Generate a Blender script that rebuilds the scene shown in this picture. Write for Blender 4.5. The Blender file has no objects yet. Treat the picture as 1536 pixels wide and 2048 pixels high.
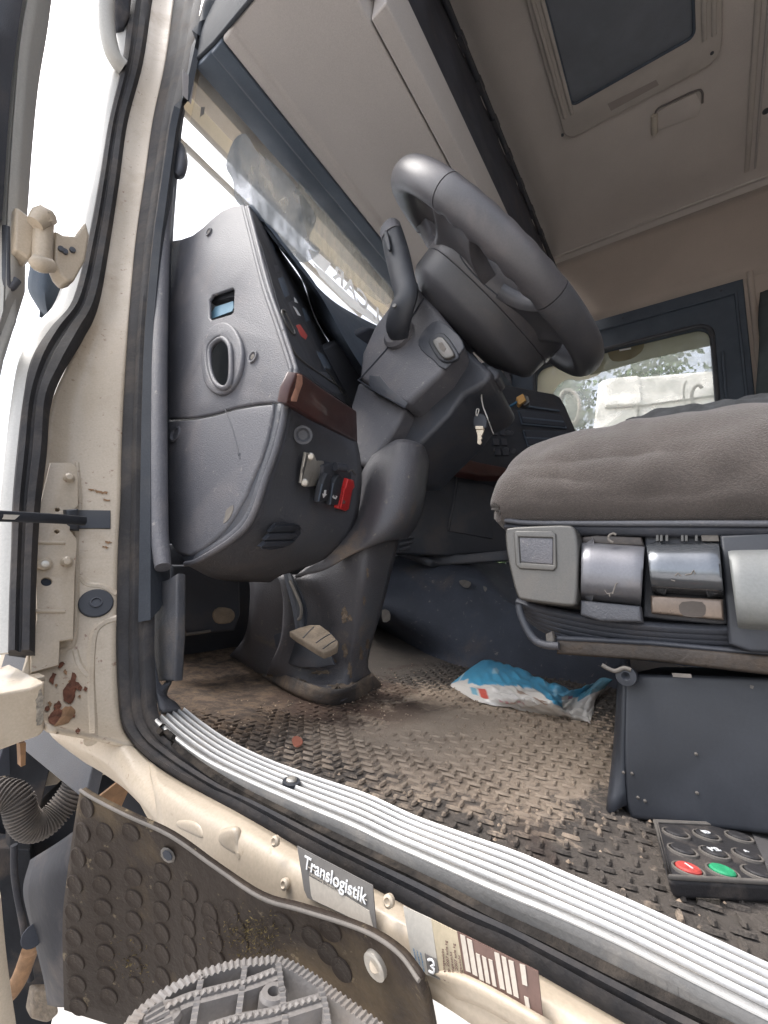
import bpy, bmesh, math, random
from mathutils import Vector, Matrix, noise
from mathutils.geometry import intersect_line_plane
random.seed(7)
R = math.radians
S = bpy.context.scene
COL = S.collection
V = Vector

# ------------------------------------------------------------------ camera
# axes: X = into the cab (truck's right), Y = truck's forward, Z = up.
AX = V((0.58193549, 0.25255471, 0.77302471))
AY = V((-0.80621211, 0.05451017, 0.58911007))
AZ = V((0.10664481, -0.96604594, 0.23533406))
M = Matrix((AX, AY, AZ))
F = 875.3947680903742
cam_d = bpy.data.cameras.new('camera'); cam = bpy.data.objects.new('camera', cam_d); COL.objects.link(cam)
rt, dn, fw = M @ V((1, 0, 0)), M @ V((0, 1, 0)), M @ V((0, 0, 1))
cam.matrix_world = Matrix(((rt.x, -dn.x, -fw.x, 0), (rt.y, -dn.y, -fw.y, 0), (rt.z, -dn.z, -fw.z, 0), (0, 0, 0, 1)))
cam_d.sensor_fit = 'VERTICAL'; cam_d.sensor_height = 36; cam_d.lens = F / 2048 * 36
cam_d.clip_start = 0.01; cam_d.clip_end = 600
S.camera = cam

# ------------------------------------------------------------------ light
W = bpy.data.worlds.new('World'); S.world = W; W.use_nodes = True
nt = W.node_tree; nt.nodes.clear()
sky = nt.nodes.new('ShaderNodeTexSky'); sky.sky_type = 'NISHITA'; sky.sun_disc = False
SUN_EL, SUN_AZ = R(58), R(-25)     # azimuth from +Y (forward) towards -X (outside)
sky.sun_elevation = SUN_EL; sky.sun_rotation = SUN_AZ
sky.air_density = 1.0; sky.dust_density = 4.0; sky.ozone_density = 1.0
hs = nt.nodes.new('ShaderNodeHueSaturation'); hs.inputs['Saturation'].default_value = 0.42
bg = nt.nodes.new('ShaderNodeBackground'); bg.inputs['Strength'].default_value = 0.15
wo = nt.nodes.new('ShaderNodeOutputWorld')
nt.links.new(sky.outputs[0], hs.inputs['Color']); nt.links.new(hs.outputs[0], bg.inputs['Color']); nt.links.new(bg.outputs[0], wo.inputs['Surface'])
sd = bpy.data.lights.new('sun', 'SUN'); so = bpy.data.objects.new('sun', sd); COL.objects.link(so)
sd.energy = 0.8; sd.angle = R(25); sd.color = (1, .97, .93)
dirv = V((math.sin(SUN_AZ) * math.cos(SUN_EL), math.cos(SUN_AZ) * math.cos(SUN_EL), math.sin(SUN_EL)))
so.rotation_euler = dirv.to_track_quat('Z', 'Y').to_euler(); so.location = (0, 0, 8)
S.view_settings.view_transform = 'Standard'; S.view_settings.look = 'None'
S.view_settings.exposure = 1.65; S.view_settings.gamma = 1.0

# ------------------------------------------------------------------ helpers
def ray(px, py): return M @ V((px - 768, py - 1024, F))
def U(px, py, x=None, y=None, z=None, d=None):
    """point of the place that the photograph shows at (px, py), on a given plane"""
    v = ray(px, py)
    if x is not None: return v * (x / v.x)
    if y is not None: return v * (y / v.y)
    if z is not None: return v * (z / v.z)
    return v * (d / F)
def floor_z(x): return -.155 + .13 * max(0, min(x, 1.3) - .52)
def UF(px, py, dz=0):
    v = ray(px, py); lo, hi = .05, 4.0
    t = 1.0; 
    for i in range(60):
        mid = (lo + hi) / 2; p = v * (mid / v.x)
        if p.z > floor_z(p.x) + dz: lo = mid
        else: hi = mid
    return v * (lo / v.x)
def PL(px, py, pl):
    v = ray(px, py); p0, n = pl
    return v * (p0.dot(n) / v.dot(n))
def plane3(a, b, c):
    return (a, (b - a).cross(c - a).normalized())

BASE = {}
def tag(o, label=None, cat=None, group=None, kind=None):
    if label: o['label'] = label
    if cat: o['category'] = cat
    if group: o['group'] = group
    if kind: o['kind'] = kind
    return o
def thing(name, loc, label, cat, group=None):
    o = bpy.data.objects.new(name, None); COL.objects.link(o); o.empty_display_size = .02
    o.location = loc; BASE[o.name] = V(loc)
    return tag(o, label, cat, group)
def place(name, me, own, parent, mats):
    o = bpy.data.objects.new(name, me); COL.objects.link(o)
    if parent is not None:
        o.parent = parent; o.location = own - BASE[parent.name]
    else: o.location = own
    BASE[o.name] = own.copy()
    return o
def mk(name, verts, faces, mat, parent=None, smooth=True, bevel=0, subs=0, solid=0, ang=35, seg=2, off=-1):
    c = V((0, 0, 0))
    for v in verts: c += v
    c /= len(verts)
    me = bpy.data.meshes.new(name)
    me.from_pydata([v - c for v in verts], [], faces); me.update()
    bm = bmesh.new(); bm.from_mesh(me); bmesh.ops.recalc_face_normals(bm, faces=bm.faces); bm.to_mesh(me); bm.free()
    fin(me, smooth, ang)
    o = place(name, me, c, parent, mat)
    me.materials.append(mat)
    mods(o, bevel, subs, solid, seg, off)
    return o
def fin(me, smooth, ang):
    if smooth:
        me.shade_smooth()
        me.set_sharp_from_angle(angle=R(ang))
def mods(o, bevel=0, subs=0, solid=0, seg=2, off=-1):
    if solid:
        m = o.modifiers.new('solid', 'SOLIDIFY'); m.thickness = abs(solid); m.offset = off
    if subs:
        m = o.modifiers.new('sub', 'SUBSURF'); m.levels = m.render_levels = subs
    if bevel:
        m = o.modifiers.new('bevel', 'BEVEL'); m.width = bevel; m.segments = seg; m.limit_method = 'ANGLE'; m.angle_limit = R(32); m.harden_normals = True
def cat1(p0, p1, p2, p3, t):
    return .5 * ((2 * p1) + (-p0 + p2) * t + (2 * p0 - 5 * p1 + 4 * p2 - p3) * t * t + (-p0 + 3 * p1 - 3 * p2 + p3) * t ** 3)
def spl(P, n, closed=False):
    """resample a polyline smoothly, n segments per span"""
    out = []; L = len(P)
    if closed:
        for i in range(L):
            for k in range(n): out.append(cat1(P[(i - 1) % L], P[i], P[(i + 1) % L], P[(i + 2) % L], k / n))
        return out
    for i in range(L - 1):
        a = P[i - 1] if i > 0 else P[0] * 2 - P[1]; d = P[i + 2] if i + 2 < L else P[L - 1] * 2 - P[L - 2]
        for k in range(n): out.append(cat1(a, P[i], P[i + 1], d, k / n))
    out.append(P[-1].copy() if hasattr(P[-1], 'copy') else P[-1])
    return out
def spx(pts, n, closed=False):
    return [(v.x, v.y) for v in spl([V((a, b, 0)) for a, b in pts], n, closed)]
def gridfaces(nr, nc, closed=False):
    f = []
    for i in range(nr - 1):
        for j in range(nc - 1 + (1 if closed else 0)):
            k = (j + 1) % nc
            f.append((i * nc + j, i * nc + k, (i + 1) * nc + k, (i + 1) * nc + j))
    return f
def loft(name, rows, mat, parent=None, nu=4, nv=4, solid=0, disp=None, bevel=0, off=-1, lin=False, ang=60):
    rows2 = [spl(r, nu) for r in rows] if not lin else rows
    cols = [spl([r[j] for r in rows2], nv) for j in range(len(rows2[0]))]
    nr, nc = len(cols[0]), len(cols)
    vs = [cols[j][i] for i in range(nr) for j in range(nc)]
    if disp: vs = [disp(v, i // nc / (nr - 1), (i % nc) / (nc - 1)) for i, v in enumerate(vs)]
    o = mk(name, vs, gridfaces(nr, nc), mat, parent, ang=ang)
    # make the surface face the camera, thickness goes behind it
    c = V((0, 0, 0)); me = o.data
    s = sum(p.normal.dot(p.center + BASE[o.name]) * p.area for p in me.polygons)
    if s > 0: me.flip_normals()
    mods(o, bevel, 0, solid, 2, off)
    return o
def tube(name, P, r, mat, parent=None, seg=12, flat=None, closed=False, n=1, caps=True, up=None, smooth=True):
    """tube through P; r a number or list; flat=(a,b) scales the section along (side, up)"""
    if n > 1:
        if isinstance(r, (list, tuple)):
            r = [v.x for v in spl([V((q, 0, 0)) for q in r], n, closed)]
        P = spl(P, n, closed)
    L = len(P); vs = []; upv = up or V((0, 0, 1)); prev = None
    for i, p in enumerate(P):
        a = P[(i - 1) % L] if (closed or i > 0) else p; b = P[(i + 1) % L] if (closed or i < L - 1) else p
        t = (b - a).normalized()
        if prev is None:
            s = t.cross(upv); 
            if s.length < 1e-4: s = t.cross(V((0, 1, 0)))
            s.normalize()
        else:
            s = (prev - t * prev.dot(t)).normalized()
        if up is not None:
            s2 = t.cross(upv)
            if s2.length > 1e-3: s = s2.normalized()
        prev = s; w = s.cross(t)
        rr = r[i] if isinstance(r, (list, tuple)) else r
        fa, fb = flat or (1, 1)
        for k in range(seg):
            th = 2 * math.pi * k / seg
            vs.append(p + s * (math.cos(th) * rr * fa) + w * (math.sin(th) * rr * fb))
    f = gridfaces(L, seg, True)
    if closed:
        for j in range(seg): f.append(((L - 1) * seg + j, (L - 1) * seg + (j + 1) % seg, (j + 1) % seg, j))
    elif caps:
        f.append(tuple(range(seg))); f.append(tuple((L - 1) * seg + j for j in range(seg)))
    return mk(name, vs, f, mat, parent, smooth=smooth)
def ribbon(name, A, B, prof, mat, parent=None, n=3, thick=.004, back=None, disp=None):
    """strip between paths A and B; prof = [(t, h)] across, h in metres towards the camera side"""
    A = spl(A, n); B = spl(B, n); vs = []
    for i in range(len(A)):
        a, b = A[i], B[i]; i0, i1 = max(0, i - 1), min(len(A) - 1, i + 1)
        t = (A[i1] - A[i0] + B[i1] - B[i0]).normalized(); w = (b - a)
        nn = t.cross(w).normalized()
        if nn.dot(a) > 0: nn = -nn
        for (q, h) in prof:
            v = a + w * q + nn * h
            vs.append(v if disp is None else disp(v, i))
        for q, h in reversed(prof): vs.append(a + w * q + nn * (min(h, 0) - thick))
    m = 2 * len(prof); f = gridfaces(len(A), m, True)
    f.append(tuple(range(m))); f.append(tuple((len(A) - 1) * m + j for j in range(m)))
    return mk(name, vs, f, mat, parent, ang=50)
def ribs(k, h, base=0, duty=.35):
    p = [(0, base)]
    for i in range(k):
        a = i / k; w = 1 / k
        p += [(a + w * .5 * (1 - duty), base), (a + w * .5 * (1 - duty) + w * duty * .25, base + h), (a + w * .5 * (1 + duty) - w * duty * .25, base + h), (a + w * .5 * (1 + duty), base)]
    p.append((1, base))
    return p
def frame_of(pts):
    n = V((0, 0, 0)); c = V((0, 0, 0))
    for i, p in enumerate(pts):
        q = pts[(i + 1) % len(pts)]; n += p.cross(q); c += p
    c /= len(pts); n.normalize()
    n = V((0, 0, 0))
    for i, p in enumerate(pts):
        n += (p - c).cross(pts[(i + 1) % len(pts)] - c)
    n.normalize()
    if n.dot(c) > 0: n = -n       # faces the viewer's side of the place
    u = (pts[1] - pts[0]); u = (u - n * u.dot(n)).normalized(); v = n.cross(u)
    return c, u, v, n
def plate3(name, pts, mat, parent=None, thick=.01, holes=(), bevel=0, raise_=0):
    """flat plate with an outline of world points and optional holes, front face through the points"""
    c, u, v, n = frame_of(pts)
    cu = bpy.data.curves.new(name, 'CURVE'); cu.dimensions = '2D'; cu.fill_mode = 'BOTH'
    for loop in [pts] + list(holes):
        s = cu.splines.new('POLY'); s.points.add(len(loop) - 1); s.use_cyclic_u = True
        for i, p in enumerate(loop): s.points[i].co = ((p - c).dot(u), (p - c).dot(v), 0, 1)
    b = min(bevel, thick * .45)
    cu.extrude = thick / 2 - b; cu.bevel_depth = b; cu.bevel_resolution = 2; cu.offset = -b
    t = bpy.data.objects.new('t', cu); COL.objects.link(t)
    me = bpy.data.meshes.new_from_object(t); bpy.data.objects.remove(t); bpy.data.curves.remove(cu)
    mat4 = Matrix((( u.x, v.x, n.x, 0), (u.y, v.y, n.y, 0), (u.z, v.z, n.z, 0), (0, 0, 0, 1)))
    sh = n * (raise_ - thick / 2)
    me.transform(Matrix.Translation(sh) @ mat4)
    bm = bmesh.new(); bm.from_mesh(me); bmesh.ops.remove_doubles(bm, verts=bm.verts, dist=1e-6); bmesh.ops.recalc_face_normals(bm, faces=bm.faces); bm.to_mesh(me); bm.free()
    me.materials.clear(); me.materials.append(mat); me.name = name
    fin(me, True, 40)
    return place(name, me, c, parent, mat)
def plate(name, px, pl, mat, parent=None, thick=.01, holes=(), bevel=0, raise_=0, n=0):
    """pl: dict(x=..) / dict(y=..) / plane tuple"""
    g = (lambda a: U(*a, **pl)) if isinstance(pl, dict) else (lambda a: PL(*a, pl))
    if n: px = spx(px, n, True)
    return plate3(name, [g(a) for a in px], mat, parent, thick, [[g(a) for a in h] for h in holes], bevel, raise_)
def ell(cx, cy, rx, ry, n=20, rot=0):
    return [(cx + rx * math.cos(t) * math.cos(rot) - ry * math.sin(t) * math.sin(rot), cy + rx * math.cos(t) * math.sin(rot) + ry * math.sin(t) * math.cos(rot)) for t in [2 * math.pi * i / n for i in range(n)]]
def rrect(x0, y0, x1, y1, r, n=4):
    o = []
    for cx, cy, a in ((x1 - r, y1 - r, 0), (x0 + r, y1 - r, 90), (x0 + r, y0 + r, 180), (x1 - r, y0 + r, 270)):
        for k in range(n + 1):
            t = R(a + 90 * k / n); o.append((cx + r * math.cos(t), cy + r * math.sin(t)))
    return o
def quadmap(q, s, t):
    """bilinear point in pixel quad q = TL,TR,BR,BL"""
    a = ((1 - s) * q[0][0] + s * q[1][0], (1 - s) * q[0][1] + s * q[1][1]); b = ((1 - s) * q[3][0] + s * q[2][0], (1 - s) * q[3][1] + s * q[2][1])
    return ((1 - t) * a[0] + t * b[0], (1 - t) * a[1] + t * b[1])
def box(name, a, b, mat, parent=None, bevel=.002, rot=None):
    x0, y0, z0 = a; x1, y1, z1 = b
    vs = [V(p) for p in ((x0, y0, z0), (x1, y0, z0), (x1, y1, z0), (x0, y1, z0), (x0, y0, z1), (x1, y0, z1), (x1, y1, z1), (x0, y1, z1))]
    return mk(name, vs, [(0, 3, 2, 1), (4, 5, 6, 7), (0, 1, 5, 4), (1, 2, 6, 5), (2, 3, 7, 6), (3, 0, 4, 7)], mat, parent, bevel=bevel)
def prism(name, pts, vec, mat, parent=None, bevel=.003, seg=3):
    """polygon of world points swept by vec"""
    n = len(pts); vs = list(pts) + [p + vec for p in pts]
    f = [tuple(range(n)), tuple(range(2 * n - 1, n - 1, -1))] + [(i, (i + 1) % n, n + (i + 1) % n, n + i) for i in range(n)]
    return mk(name, vs, f, mat, parent, bevel=bevel, seg=seg)
def hexa(name, lo, hi, mat, parent=None, bevel=.003, seg=3):
    n = len(lo); vs = list(lo) + list(hi)
    f = [tuple(range(n)), tuple(range(2 * n - 1, n - 1, -1))] + [(i, (i + 1) % n, n + (i + 1) % n, n + i) for i in range(n)]
    return mk(name, vs, f, mat, parent, bevel=bevel, seg=seg)
def disc(name, c, nrm, prof, mat, parent=None, seg=20, smooth=True):
    """lathe about nrm at c; prof = [(radius, height)]"""
    nrm = nrm.normalized(); u = nrm.orthogonal().normalized(); w = nrm.cross(u); vs = []
    for r_, h in prof:
        for k in range(seg):
            t = 2 * math.pi * k / seg; vs.append(c + u * (r_ * math.cos(t)) + w * (r_ * math.sin(t)) + nrm * h)
    f = gridfaces(len(prof), seg, True); f.append(tuple(range(seg))); f.append(tuple((len(prof) - 1) * seg + j for j in range(seg)))
    return mk(name, vs, f, mat, parent, smooth=smooth, ang=30)
def text(name, s, org, u, v, size, mat, parent, ext=.0003, align='LEFT', bold=0):
    cu = bpy.data.curves.new(name, 'FONT'); cu.body = s; cu.size = size; cu.extrude = ext; cu.align_x = align; cu.align_y = 'CENTER'; cu.offset = bold
    t = bpy.data.objects.new('t', cu); COL.objects.link(t)
    me = bpy.data.meshes.new_from_object(t); bpy.data.objects.remove(t); bpy.data.curves.remove(cu)
    u = u.normalized(); v = (v - u * v.dot(u)).normalized(); n = u.cross(v)
    me.transform(Matrix(((u.x, v.x, n.x, 0), (u.y, v.y, n.y, 0), (u.z, v.z, n.z, 0), (0, 0, 0, 1))))
    me.materials.clear(); me.materials.append(mat); me.name = name
    return place(name, me, org, parent, mat)
def dup(o, parent, loc):
    c = o.copy(); COL.objects.link(c); c.parent = parent; c.location = loc - (BASE[parent.name] if parent else V((0, 0, 0))); BASE[c.name] = V(loc); return c

# ------------------------------------------------------------------ materials
def mat(name, col, rough=.6, metal=0, bump=0, bscale=200, var=0, vscale=8, dirt=None, damt=0, dscale=6, dlow=.5, spec=.5, coat=0, sheen=0, trans=0, grain=.10, dirt2=None, d2=0):
    m = bpy.data.materials.new(name); m.use_nodes = True; nt = m.node_tree; N = nt.nodes; L = nt.links
    p = N['Principled BSDF']; p.inputs['Base Color'].default_value = (*col, 1); p.inputs['Roughness'].default_value = rough
    p.inputs['Metallic'].default_value = metal; p.inputs['Specular IOR Level'].default_value = spec
    p.inputs['Coat Weight'].default_value = coat; p.inputs['Sheen Weight'].default_value = sheen
    tc = N.new('ShaderNodeTexCoord').outputs['Object']
    def nz(scale, det=5, rgh=.6, dist=0):
        n = N.new('ShaderNodeTexNoise'); n.inputs['Scale'].default_value = scale; n.inputs['Detail'].default_value = det; n.inputs['Roughness'].default_value = rgh; n.inputs['Distortion'].default_value = dist
        L.new(tc, n.inputs['Vector']); return n.outputs['Fac']
    def ramp(fac, a, b):
        r = N.new('ShaderNodeMapRange'); r.inputs['From Min'].default_value = a; r.inputs['From Max'].default_value = b; L.new(fac, r.inputs['Value']); return r.outputs['Result']
    def mixc(fac, a, b):
        x = N.new('ShaderNodeMix'); x.data_type = 'RGBA'; 
        if isinstance(fac, float): x.inputs['Factor'].default_value = fac
        else: L.new(fac, x.inputs['Factor'])
        for s, q in ((6, a), (7, b)):
            if isinstance(q, tuple): x.inputs[s].default_value = (*q, 1)
            else: L.new(q, x.inputs[s])
        return x.outputs[2]
    cur = col
    if var:
        cur = mixc(ramp(nz(vscale), .3, .7), tuple(c * (1 - var) for c in col), tuple(min(1, c * (1 + var)) for c in col))
    if dirt:
        f = ramp(nz(dscale, 8, .65, .4), dlow, dlow + .22)
        mm = N.new('ShaderNodeMath'); mm.operation = 'MULTIPLY'; L.new(f, mm.inputs[0]); mm.inputs[1].default_value = damt
        cur = mixc(mm.outputs[0], cur, dirt)
        rr = ramp(mm.outputs[0], 0, 1); q = N.new('ShaderNodeMapRange'); L.new(mm.outputs[0], q.inputs['Value']); q.inputs['To Min'].default_value = rough; q.inputs['To Max'].default_value = min(1, rough + .35); L.new(q.outputs[0], p.inputs['Roughness'])
    if dirt2:
        f = ramp(nz(dscale * 9, 6, .7), .62, .7); mm = N.new('ShaderNodeMath'); mm.operation = 'MULTIPLY'; L.new(f, mm.inputs[0]); mm.inputs[1].default_value = d2
        cur = mixc(mm.outputs[0], cur, dirt2)
    if grain:
        g_ = ramp(nz(420, 3, .7), .25, .75); k_ = N.new('ShaderNodeMapRange'); L.new(g_, k_.inputs['Value']); k_.inputs['To Min'].default_value = 1 - grain; k_.inputs['To Max'].default_value = 1 + grain
        vm = N.new('ShaderNodeVectorMath'); vm.operation = 'SCALE'; L.new(k_.outputs[0], vm.inputs['Scale'])
        if isinstance(cur, tuple): vm.inputs[0].default_value = cur
        else: L.new(cur, vm.inputs[0])
        cur = vm.outputs[0]
    if not isinstance(cur, tuple): L.new(cur, p.inputs['Base Color'])
    if not dirt:
        rr_ = N.new('ShaderNodeMapRange'); L.new(nz(30, 6, .7), rr_.inputs['Value']); rr_.inputs['From Min'].default_value = .3; rr_.inputs['From Max'].default_value = .7; rr_.inputs['To Min'].default_value = max(.05, rough - .07); rr_.inputs['To Max'].default_value = min(1, rough + .1); L.new(rr_.outputs[0], p.inputs['Roughness'])
    if bump:
        b = N.new('ShaderNodeBump'); b.inputs['Strength'].default_value = bump; b.inputs['Distance'].default_value = .0015
        L.new(nz(bscale, 3), b.inputs['Height']); L.new(b.outputs['Normal'], p.inputs['Normal'])
    if trans: p.inputs['Transmission Weight'].default_value = trans
    return m
TAN = (.30, .22, .15)
M_dash = mat('dash_plastic', (.105, .105, .118), .5, bump=.6, bscale=450, var=.08, vscale=6, dirt=(.24, .21, .2), damt=.4, dscale=9, dlow=.5, dirt2=(.42, .38, .34), d2=.45)
M_dashl = mat('lower_dash_plastic', (.085, .088, .10), .5, bump=.6, bscale=450, var=.1, dirt=(.17, .15, .14), damt=.4, dscale=9, dlow=.52, dirt2=(.34, .3, .27), d2=.35)
M_dark = mat('dark_plastic', (.052, .056, .068), .45, bump=.3, bscale=700, var=.2, dirt=(.16, .13, .11), damt=.35, dscale=9, dlow=.52)
M_darkb = mat('blue_black_trim', (.075, .095, .125), .65, bump=.3, bscale=500, var=.15)
M_black = mat('black_plastic', (.033, .036, .044), .5, var=.3)
M_void = mat('recess_black', (.036, .04, .052), .85)
M_wheel = mat('worn_leather', (.088, .085, .092), .36, bump=.15, bscale=1400, var=.12, vscale=14, dirt=(.2, .17, .16), damt=.3, dscale=12)
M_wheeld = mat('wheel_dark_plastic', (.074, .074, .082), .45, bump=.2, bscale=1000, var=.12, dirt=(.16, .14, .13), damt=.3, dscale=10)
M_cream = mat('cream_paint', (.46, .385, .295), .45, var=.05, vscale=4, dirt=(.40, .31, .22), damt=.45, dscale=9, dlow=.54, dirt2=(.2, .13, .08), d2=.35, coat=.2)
M_creamr = None
M_rubber = mat('seal_rubber', (.035, .034, .036), .8, spec=.25, bump=.5, bscale=160, var=.3, vscale=12, dirt=(.115, .095, .08), damt=.55, dscale=14, dlow=.47)
M_rubberg = mat('grey_seal_rubber', (.06, .065, .072), .6, bump=.4, bscale=160, var=.2, dirt=(.18, .15, .12), damt=.5, dscale=14, dlow=.5)
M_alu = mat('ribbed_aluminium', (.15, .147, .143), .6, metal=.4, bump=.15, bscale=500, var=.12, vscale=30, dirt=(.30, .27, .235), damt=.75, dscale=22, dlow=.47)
M_steel = mat('zinc_steel', (.55, .52, .47), .4, metal=.7, var=.15, dirt=(.3, .24, .18), damt=.5, dscale=60)
M_head = mat('headliner_fabric', (.58, .53, .495), .95, bump=.7, bscale=420, var=.07, vscale=3, dirt=(.64, .58, .52), damt=.25, dscale=2.5, sheen=.2)
M_headw = mat('wall_fabric', (.46, .395, .345), .95, bump=.7, bscale=420, var=.07, vscale=3, sheen=.2)
M_shelf = mat('overhead_shelf_plastic', (.44, .41, .395), .75, bump=.35, bscale=700, var=.05, vscale=3)
M_hatch = mat('hatch_frame_plastic', (.48, .44, .405), .7, bump=.3, bscale=500, var=.08)
M_hatchg = mat('hatch_blind', (.17, .185, .215), .7, bump=.3, bscale=300, var=.1)
M_seat = mat('seat_fabric', (.078, .064, .057), .95, bump=1, bscale=650, var=.15, vscale=9, grain=.28, dirt=(.15, .125, .108), damt=.5, dscale=8, dlow=.48, sheen=.35)
M_silver = mat('silver_plastic', (.115, .111, .105), .36, metal=.35, bump=.15, bscale=900, var=.06, dirt=(.2, .17, .14), damt=.3, dscale=14)
M_silver2 = mat('worn_lever_plastic', (.17, .17, .185), .33, metal=.4, var=.1, vscale=18, dirt=(.2, .16, .13), damt=.45, dscale=13, dlow=.56)
M_wood = mat('burl_wood_trim', (.055, .02, .017), .42, var=.35, vscale=22, coat=.15)
M_woodc = mat('chipped_wood', (.40, .21, .15), .7, var=.3, vscale=60)
M_tunnel = mat('tunnel_mat', (.055, .062, .082), .7, bump=.5, bscale=240, var=.25, dirt=(.20, .15, .11), damt=.55, dscale=7, dlow=.56, dirt2=(.35, .3, .26), d2=.5)
M_sheet = mat('muddy_rubber', (.027, .0185, .0135), .7, spec=.3, bump=.9, bscale=130, var=.2, vscale=7, dirt=(.15, .11, .065), damt=.75, dscale=10, dlow=.5, dirt2=(.24, .19, .12), d2=.6)
M_pedest = mat('pedestal_plastic', (.10, .097, .105), .45, bump=.6, bscale=450, var=.12, dirt=TAN, damt=.8, dscale=9, dlow=.56, dirt2=(.35, .29, .23), d2=.5)
M_pedal = mat('dusty_pedal_rubber', (.26, .205, .15), .9, bump=.8, bscale=260, var=.3, vscale=30)
M_white = mat('white_print', (.8, .8, .8), .5)
M_labelg = mat('grey_label', (.17, .16, .15), .5, var=.08)
M_labelw = mat('pale_label', (.50, .45, .385), .45, var=.05)
M_brown = mat('brown_plate', (.14, .085, .07), .45, var=.12, vscale=60)
M_red = mat('red_plastic', (.62, .03, .03), .4)
M_redd = mat('faded_red_rubber', (.5, .07, .06), .6, var=.2, vscale=200)
M_green = mat('green_rubber', (.03, .33, .15), .6, var=.2, vscale=200)
M_remote = mat('remote_rubber', (.035, .033, .035), .6, bump=.3, bscale=500, var=.2, dirt=(.22, .18, .15), damt=.5, dscale=30, dlow=.5)
M_edge = mat('dusty_edge', (.15, .135, .12), .8, var=.2, vscale=60)
M_cast = mat('cast_aluminium', (.22, .205, .195), .65, metal=.3, bump=.5, bscale=120, var=.12, dirt=(.25, .2, .15), damt=.6, dscale=20, dlow=.5)
M_hose = mat('dusty_hose', (.09, .078, .07), .8, bump=.4, bscale=200, var=.2, vscale=20, dirt=(.27, .22, .17), damt=.5, dscale=25)
M_fender = mat('grey_fender', (.032, .033, .04), .7, spec=.3, bump=.3, bscale=100, var=.2, dirt=(.2, .17, .15), damt=.5, dscale=8)
M_chassis = mat('chassis_black', (.014, .015, .018), .9, spec=.15, bump=.4, bscale=80, var=.4, dirt=(.09, .07, .055), damt=.7, dscale=8, dlow=.5)
M_rustp = mat('rust', (.12, .045, .025), .9, bump=1, bscale=300, var=.5, vscale=90)
M_rusto = mat('orange_rust_stain', (.22, .125, .065), .8, bump=.3, bscale=200, var=.3, vscale=70)
M_yellow = mat('yellow_connector', (.62, .33, .09), .5)
M_blue = mat('blue_wire', (.03, .12, .22), .5)
M_key = mat('brass_key', (.55, .47, .36), .35, metal=.6)
M_skin = mat('grey_outer_body', (.42, .41, .385), .4, var=.04)
M_ground = mat('yard_gravel', (.44, .42, .395), .95, bump=1, bscale=30, var=.2, vscale=3, dirt=(.25, .21, .17), damt=.5, dscale=1.5)
M_leafa = mat('pale_leaves', (.10, .16, .06), .7, var=.3, vscale=3)
M_leafb = mat('deep_leaves', (.05, .10, .035), .7, var=.3, vscale=3)
M_bark = mat('bark', (.12, .09, .07), .9, bump=1, bscale=20, var=.3)
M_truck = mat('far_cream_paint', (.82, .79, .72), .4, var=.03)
M_visor = mat('visor_cream', (.66, .64, .54), .5, var=.08, vscale=5)

def glassmat(name, dust, col, refl=.07, streak=None):
    m = bpy.data.materials.new(name); m.use_nodes = True; N = m.node_tree.nodes; L = m.node_tree.links; N.clear()
    o = N.new('ShaderNodeOutputMaterial'); t = N.new('ShaderNodeBsdfTransparent'); g = N.new('ShaderNodeBsdfGlossy'); g.inputs['Roughness'].default_value = .03
    df = N.new('ShaderNodeBsdfTranslucent'); df.inputs['Color'].default_value = (*col, 1)
    d2 = N.new('ShaderNodeBsdfDiffuse'); d2.inputs['Color'].default_value = (*col, 1)
    a = N.new('ShaderNodeMixShader'); a.inputs[0].default_value = refl; L.new(t.outputs[0], a.inputs[1]); L.new(g.outputs[0], a.inputs[2])
    b = N.new('ShaderNodeMixShader'); b.inputs[0].default_value = .5; L.new(df.outputs[0], b.inputs[1]); L.new(d2.outputs[0], b.inputs[2])
    c = N.new('ShaderNodeMixShader'); L.new(a.outputs[0], c.inputs[1]); L.new(b.outputs[0], c.inputs[2]); c.inputs[0].default_value = dust
    if streak:
        tc = N.new('ShaderNodeTexCoord'); mp = N.new('ShaderNodeMapping'); mp.inputs['Scale'].default_value = streak; L.new(tc.outputs['Object'], mp.inputs['Vector'])
        n = N.new('ShaderNodeTexNoise'); n.inputs['Scale'].default_value = 4; n.inputs['Detail'].default_value = 8; L.new(mp.outputs[0], n.inputs['Vector'])
        r = N.new('ShaderNodeMapRange'); r.inputs['From Min'].default_value = .35; r.inputs['From Max'].default_value = .75; r.inputs['To Min'].default_value = dust * .5; r.inputs['To Max'].default_value = min(.95, dust * 1.8); L.new(n.outputs[0], r.inputs['Value']); L.new(r.outputs[0], c.inputs[0])
    L.new(c.outputs[0], o.inputs['Surface']); return m
M_glass = glassmat('windscreen_glass', .10, (.7, .7, .68), .06, (3, 1, 1))
M_glass2 = glassmat('dusty_side_glass', .34, (.75, .78, .72), .05, (1, 2, 3))
M_reflsmear = glassmat('painted_reflection', .68, (.36, .38, .40), .02, (5, 1, 2.2))
M_blind = glassmat('roller_blind', .80, (.38, .38, .31), .02)
M_decal = glassmat('decal_white', .96, (.95, .95, .95), 0)

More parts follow.
